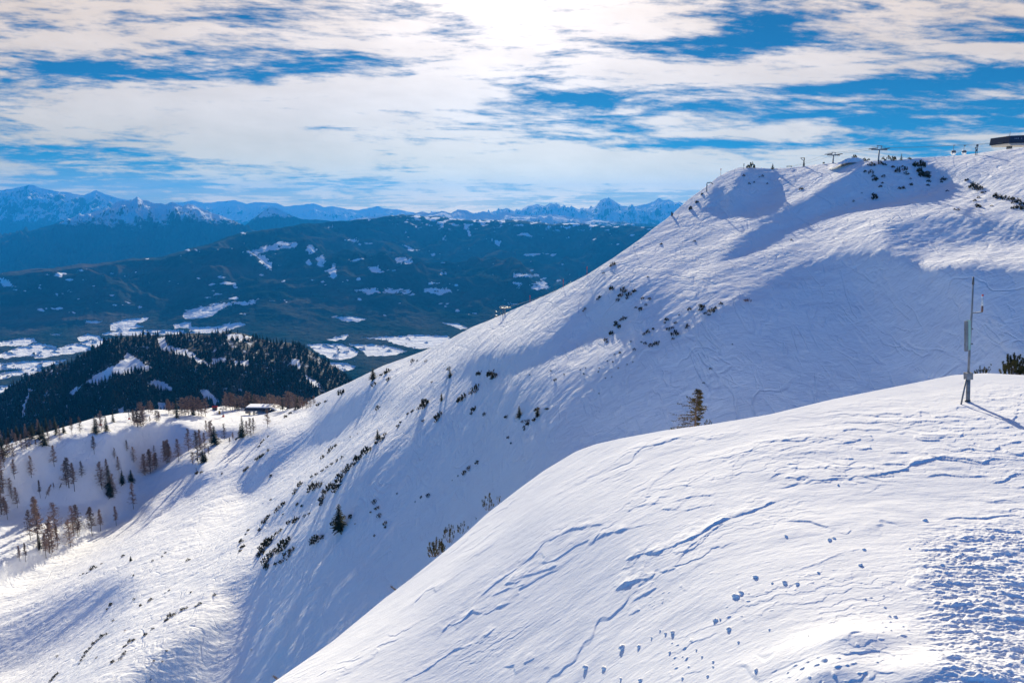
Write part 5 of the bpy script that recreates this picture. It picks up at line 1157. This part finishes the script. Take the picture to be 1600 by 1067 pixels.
MB().box((0, 0, 1.4), (1.8, 1.6, 1.6)).build('body', plain('ochre_paint', (.35, .22, .05), .6), e); MB().lathe((0, 0, 2.3), [(.5, 0), (.8, .3), (.8, 1.2), (.6, 1.4)], 12).build('fan_drum', plain('ochre_drum', (.30, .20, .06), .6), e); MB().tube([(0, 0, -.2), (0, 0, 1)], .2, 6).build('leg', M_dsteel, e)

# village and farms on the valley floor
VILLAGE = [(6, 572), (14, 574), (22, 573), (30, 577), (9, 579), (19, 581), (28, 582), (36, 575), (44, 578), (5, 586), (13, 589), (22, 588), (31, 589), (8, 593), (40, 586), (50, 576), (16, 595), (3, 597), (25, 595), (58, 574), (72, 557), (98, 546), (180, 512), (205, 518), (240, 516), (262, 519), (320, 516), (142, 516), (520, 549), (548, 567), (556, 566), (600, 545), (640, 532), (550, 533), (536, 572), (528, 566)]
for i, (px, py) in enumerate(VILLAGE):
    a, b = ab(px, py); Y = -1164./float(b); r = random.Random(i)
    cottage('farmhouse', (float(a)*Y, Y, -1164+r.uniform(0, 1)), r.uniform(18, 28), r.uniform(12, 18), r.uniform(9, 13), r.uniform(0, 3), plain('farm_wall', (.30, .24, .2), .8) if i == 0 else bpy.data.materials['farm_wall'], bpy.data.materials['roof_snow'] if r.random() < .6 else M_dsteel,
            'tiny farmhouse '+('in the village at the far left of the valley floor' if px < 62 else 'out in the white fields behind the wooded hill' if px < 400 else 'in the white fields between the wooded hill and the slope'), 'house', 'farmhouses '+('at the far left' if px < 62 else 'behind the hill' if px < 400 else 'right of the hill'))

# ================================================================ foreground things
pf = fg_pt(1512, 628); pf = tuple(float(q) for q in pf); k = mpp(pf)
e = empty('weather_mast', (pf[0], pf[1], pf[2]-.02)); tag(e, 'tall grey weather and radio mast with a strut on the near snow ridge', 'mast'); e.rotation_euler = (0, -.105, 0)
q = lambda cx, cy: ((cx-427)/3.81*k, (868-cy)/3.81*k)      # crop coordinates to metres on the mast
def mt(name, pts, r, mat, n=12, y=0.): m = MB(); m.tube([(q(*c)[0], y, q(*c)[1]) for c in pts], r, n); return m.build(name, mat, e, True)
MB().tube([(0, 0, -.6), (q(431, 720)[0], 0, q(431, 720)[1])], .085, 16).build('lower_pole', M_steel, e, True)
mt('pole_collar', [(427, 862), (427, 852)], .112, M_dsteel); MB().box((q(431, 706)[0], 0, q(0, 706)[1]), (.28, .24, .30)).build('clamp_box', M_steel, e)
mt('upper_pole', [(431, 700), (437, 560), (447, 380), (452, 300), (459, 120)], [.045, .045, .04, .034, .028], M_steel)
mt('pole_tip', [(457, 165), (459, 121)], [.045, .03], M_dsteel)
MB().tube([(q(415, 722)[0], -.05, q(0, 722)[1]), (q(356, 866)[0], -.35, -.1)], .035, 10).build('strut', M_steel, e, True)
MB().box((q(416, 0)[0], -.02, q(0, 465)[1]), (.095, .12, (555-376)/3.81*k)).build('panel_antenna', M_steel, e); MB().box((q(432, 0)[0], .0, q(0, 460)[1]), (.10, .14, (552-376)/3.81*k)).build('panel_antenna', M_green, e)
for yy in (425, 515): MB().box((q(432, 0)[0], 0, q(0, yy)[1]), (.36, .06, .04)).build('bracket', M_dsteel, e)
mt('cable_duct', [(446, 380), (444, 552)], .03, M_dsteel, y=.07)
mt('side_arm', [(452, 332), (511, 332), (513, 326)], .022, M_dsteel); wh = mt('whip_antenna', [(511, 296), (513, 238)], .032, M_white); mt('antenna_base', [(510, 330), (511, 295)], .04, plain('brown_cap', (.22, .12, .09), .6)); mt('antenna_tip', [(513, 238), (513, 229)], .036, M_red)

# spruce and pines just over the near ridge
def ragged_spruce():
    r = random.Random(5); T = []; tr = MB(); tr.tube([(0, 0, -.1), (.0, 0, .5), (.03, 0, 1.)], [.022, .014, .003], 8); br = []
    for i in range(120):
        z = .08+.9*(i/120); an = r.uniform(0, 6.283); side = math.cos(an)
        L = (.46*(1.02-z)**.8)*r.uniform(.35, 1.1)*(1.25 if side < 0 else .72)+.015
        if z < .35 and side > 0: L *= .45
        d = np.array([math.cos(an), math.sin(an), 0]); s = np.array([-d[1], d[0], 0]); up = r.uniform(-.15, .35)
        p0 = np.array([.03*z, 0, z]); p2 = p0+d*L+np.array([0, 0, L*up]); tr.tube([p0, p2], [.0045, .0015], 3, False)
        for q_ in range(34):
            t0 = r.uniform(.25, 1.); b = p0+(p2-p0)*t0; e_ = np.array([r.gauss(0, 1), r.gauss(0, 1), r.gauss(.1, .8)]); e_ = (e_/np.linalg.norm(e_)+d*.8); e_ = e_/np.linalg.norm(e_)*r.uniform(.022, .048)
            sd = np.cross(e_, (r.random(), r.random()-.5, 1)); sd = sd/np.linalg.norm(sd)*.0095
            T += [b-sd, b+sd, b+e_]
    return tr, T
tr, T = ragged_spruce()
Yt = 50.; b0 = behind(1086, 670, Yt); kk = mpp(b0); h_ = 66*kk
put_tree(proto_tree('spruce_tree', tr, T, leafmat('olive_spruce_needles', (.075, .062, .020), (.24, .17, .055), 3.), plain('grey_bark', (.16, .12, .10), .9)), (b0[0], b0[1], b0[2]+.1), h_, 'ragged olive spruce just over the edge of the near snow ridge', None, 1.3, rz=0.)
def near_pine(px, py, w, h, Y, label, seed, n=40, group=None, dz=0.):
    b0 = behind(px, py, Y); k = mpp(b0); st, T = pine_bush(seed, n, 44, 1., h/w*.95, .026, .13)
    e = empty('mountain_pine', (b0[0], b0[1], b0[2]+dz)); e.scale = (w*k, w*k, w*k); tag(e, label, 'bush', group)
    st.build('branches', M_wood, e); link('needles', tri_mesh('needles', T, M_pine), e)
near_pine(1106, 665, 13, 13, 46, 'small upright mountain pine right of the ragged spruce', 1, 18)
near_pine(1058, 676, 26, 8, 48, 'low twiggy pine shoots left of the ragged spruce foot', 2, 14)
near_pine(680, 866, 36, 30, 44, 'lowest olive mountain pine on the edge of the near ridge', 3, 34)
near_pine(703, 846, 26, 30, 44, 'middle olive mountain pine on the edge of the near ridge', 4, 22)
near_pine(722, 832, 20, 22, 44, 'small olive pine right of the middle ridge edge pine', 5, 16)
near_pine(762, 796, 21, 28, 44, 'bushy olive mountain pine highest on the left ridge edge', 6, 26)
near_pine(778, 787, 14, 14, 44, 'little olive pine beside the highest ridge edge pine', 7, 10)
near_pine(743, 812, 7, 7, 44, 'tiny olive pine tuft between the ridge edge pines', 8, 5)
near_pine(1533, 584, 22, 12, 37.5, 'low dark mountain pine just right of the weather mast', 9, 22)
near_pine(1545, 584, 12, 19, 37.5, 'narrow upright mountain pine beside the low one by the mast', 19, 10)
near_pine(1582, 588, 40, 38, 36.5, 'large dark mountain pine at the right end of the near ridge', 10, 60)
near_pine(1606, 590, 30, 46, 36.5, 'mountain pine cut off by the right edge of the picture', 11, 46)
# tufts of dry grass and heather at the ridge edge
def tuft(px, py, w, h, Y, label, seed):
    b0 = behind(px, py, Y); k = mpp(b0); r = random.Random(seed); T = []
    for i in range(260):
        x = r.uniform(-.5, .5); b = np.array([x, r.uniform(-.1, .1), -x*.75-.12]); e_ = np.array([r.gauss(-.08, .06), r.gauss(0, .06), r.uniform(.03, .15)])
        T += [b-np.array([.012, 0, 0]), b+np.array([.012, 0, 0]), b+e_]
    o = link('heather_tuft', tri_mesh('heather_tuft', T, plain('dry_heather', (.16, .105, .05), .9))); o.location = b0; o.scale = (w*k, w*k, w*k); o.rotation_euler = (0, -1.2*0, 0); tag(o, label, 'heather')
tuft(621, 921, 20, 12, 36, 'brown heather tuft on the diagonal edge of the near ridge', 1)
tuft(438, 1061, 22, 10, 31.5, 'dry brown tuft at the bottom end of the near ridge edge', 2)

# lumps of snow lying on the near slope
CH = [(640, 690, 26), (745, 712, 28), (790, 715, 24), (570, 760, 34), (590, 748, 26), (545, 875, 26), (498, 842, 26), (515, 838, 14), (430, 947, 12), (335, 956, 16), (450, 972, 12), (490, 990, 14), (580, 920, 14), (642, 1028, 24), (690, 875, 12), (1015, 645, 24), (1028, 590, 18), (35, 1012, 30), (100, 1012, 26), (230, 1055, 22), (470, 1042, 16), (165, 940, 34), (1245, 486, 22), (750, 545, 16), (345, 885, 26), (320, 890, 18), (300, 880, 12), (865, 675, 14), (905, 555, 22), (920, 548, 18), (1102, 795, 12), (830, 910, 8), (1140, 830, 20), (1120, 828, 14), (490, 1008, 12), (380, 1050, 14), (160, 1050, 16), (700, 712, 14), (935, 360, 14), (1190, 585, 14), (270, 905, 12), (225, 935, 22)]
def lump_mesh(seed):
    m = MB(); nu, nv = 14, 8; TH_, PH_ = np.meshgrid(np.linspace(0, 2*math.pi, nu, endpoint=False), np.linspace(-.6, 1.5, nv))
    n = 1+.5*fbm(np.cos(TH_)*1.4+seed, np.sin(TH_)*1.4+PH_*1.5, 3); x = np.cos(TH_)*np.cos(PH_)*n; y = np.sin(TH_)*np.cos(PH_)*n; z = np.sin(PH_)*n*.62
    m.add(np.stack([x, y, z], -1).reshape(-1, 3)*.5, [(j*nu+i, j*nu+(i+1) % nu, (j+1)*nu+(i+1) % nu, (j+1)*nu+i) for j in range(nv-1) for i in range(nu)]+[tuple((nv-1)*nu+i for i in range(nu))])
    o = m.build('snow_lump', M_near, None, True); me = o.data; bpy.data.objects.remove(o); return me
LM = [lump_mesh(s_*5) for s_ in range(5)]
for i, (x, y, w) in enumerate(CH):
    px, py = Z1(x, y); p = [float(v) for v in fg_pt(px, py)]; W_ = .8*w/2.284*mpp(p)
    z = p[2]+float(fore_relief(np.array([p[0]]), np.array([p[1]]), np.array([p[2]]))[0]); r = random.Random(i)
    o = bpy.data.objects.new('snow_lump', LM[i % 5]); COL.objects.link(o); o.location = (p[0], p[1], z+W_*.08); o.scale = (W_*1.1, W_*.8, W_*.9); o.rotation_euler = (r.uniform(-.3, .3), r.uniform(-.3, .3), r.uniform(0, 6))
    wh = 'near the bottom edge of the near slope' if py > 985 else 'below the long wind crack on the near slope' if px < 1290 else 'in the crumbled snow left of the churned patch'
    tag(o, 'white snow lump '+wh, 'snow lump', 'snow lumps '+wh)
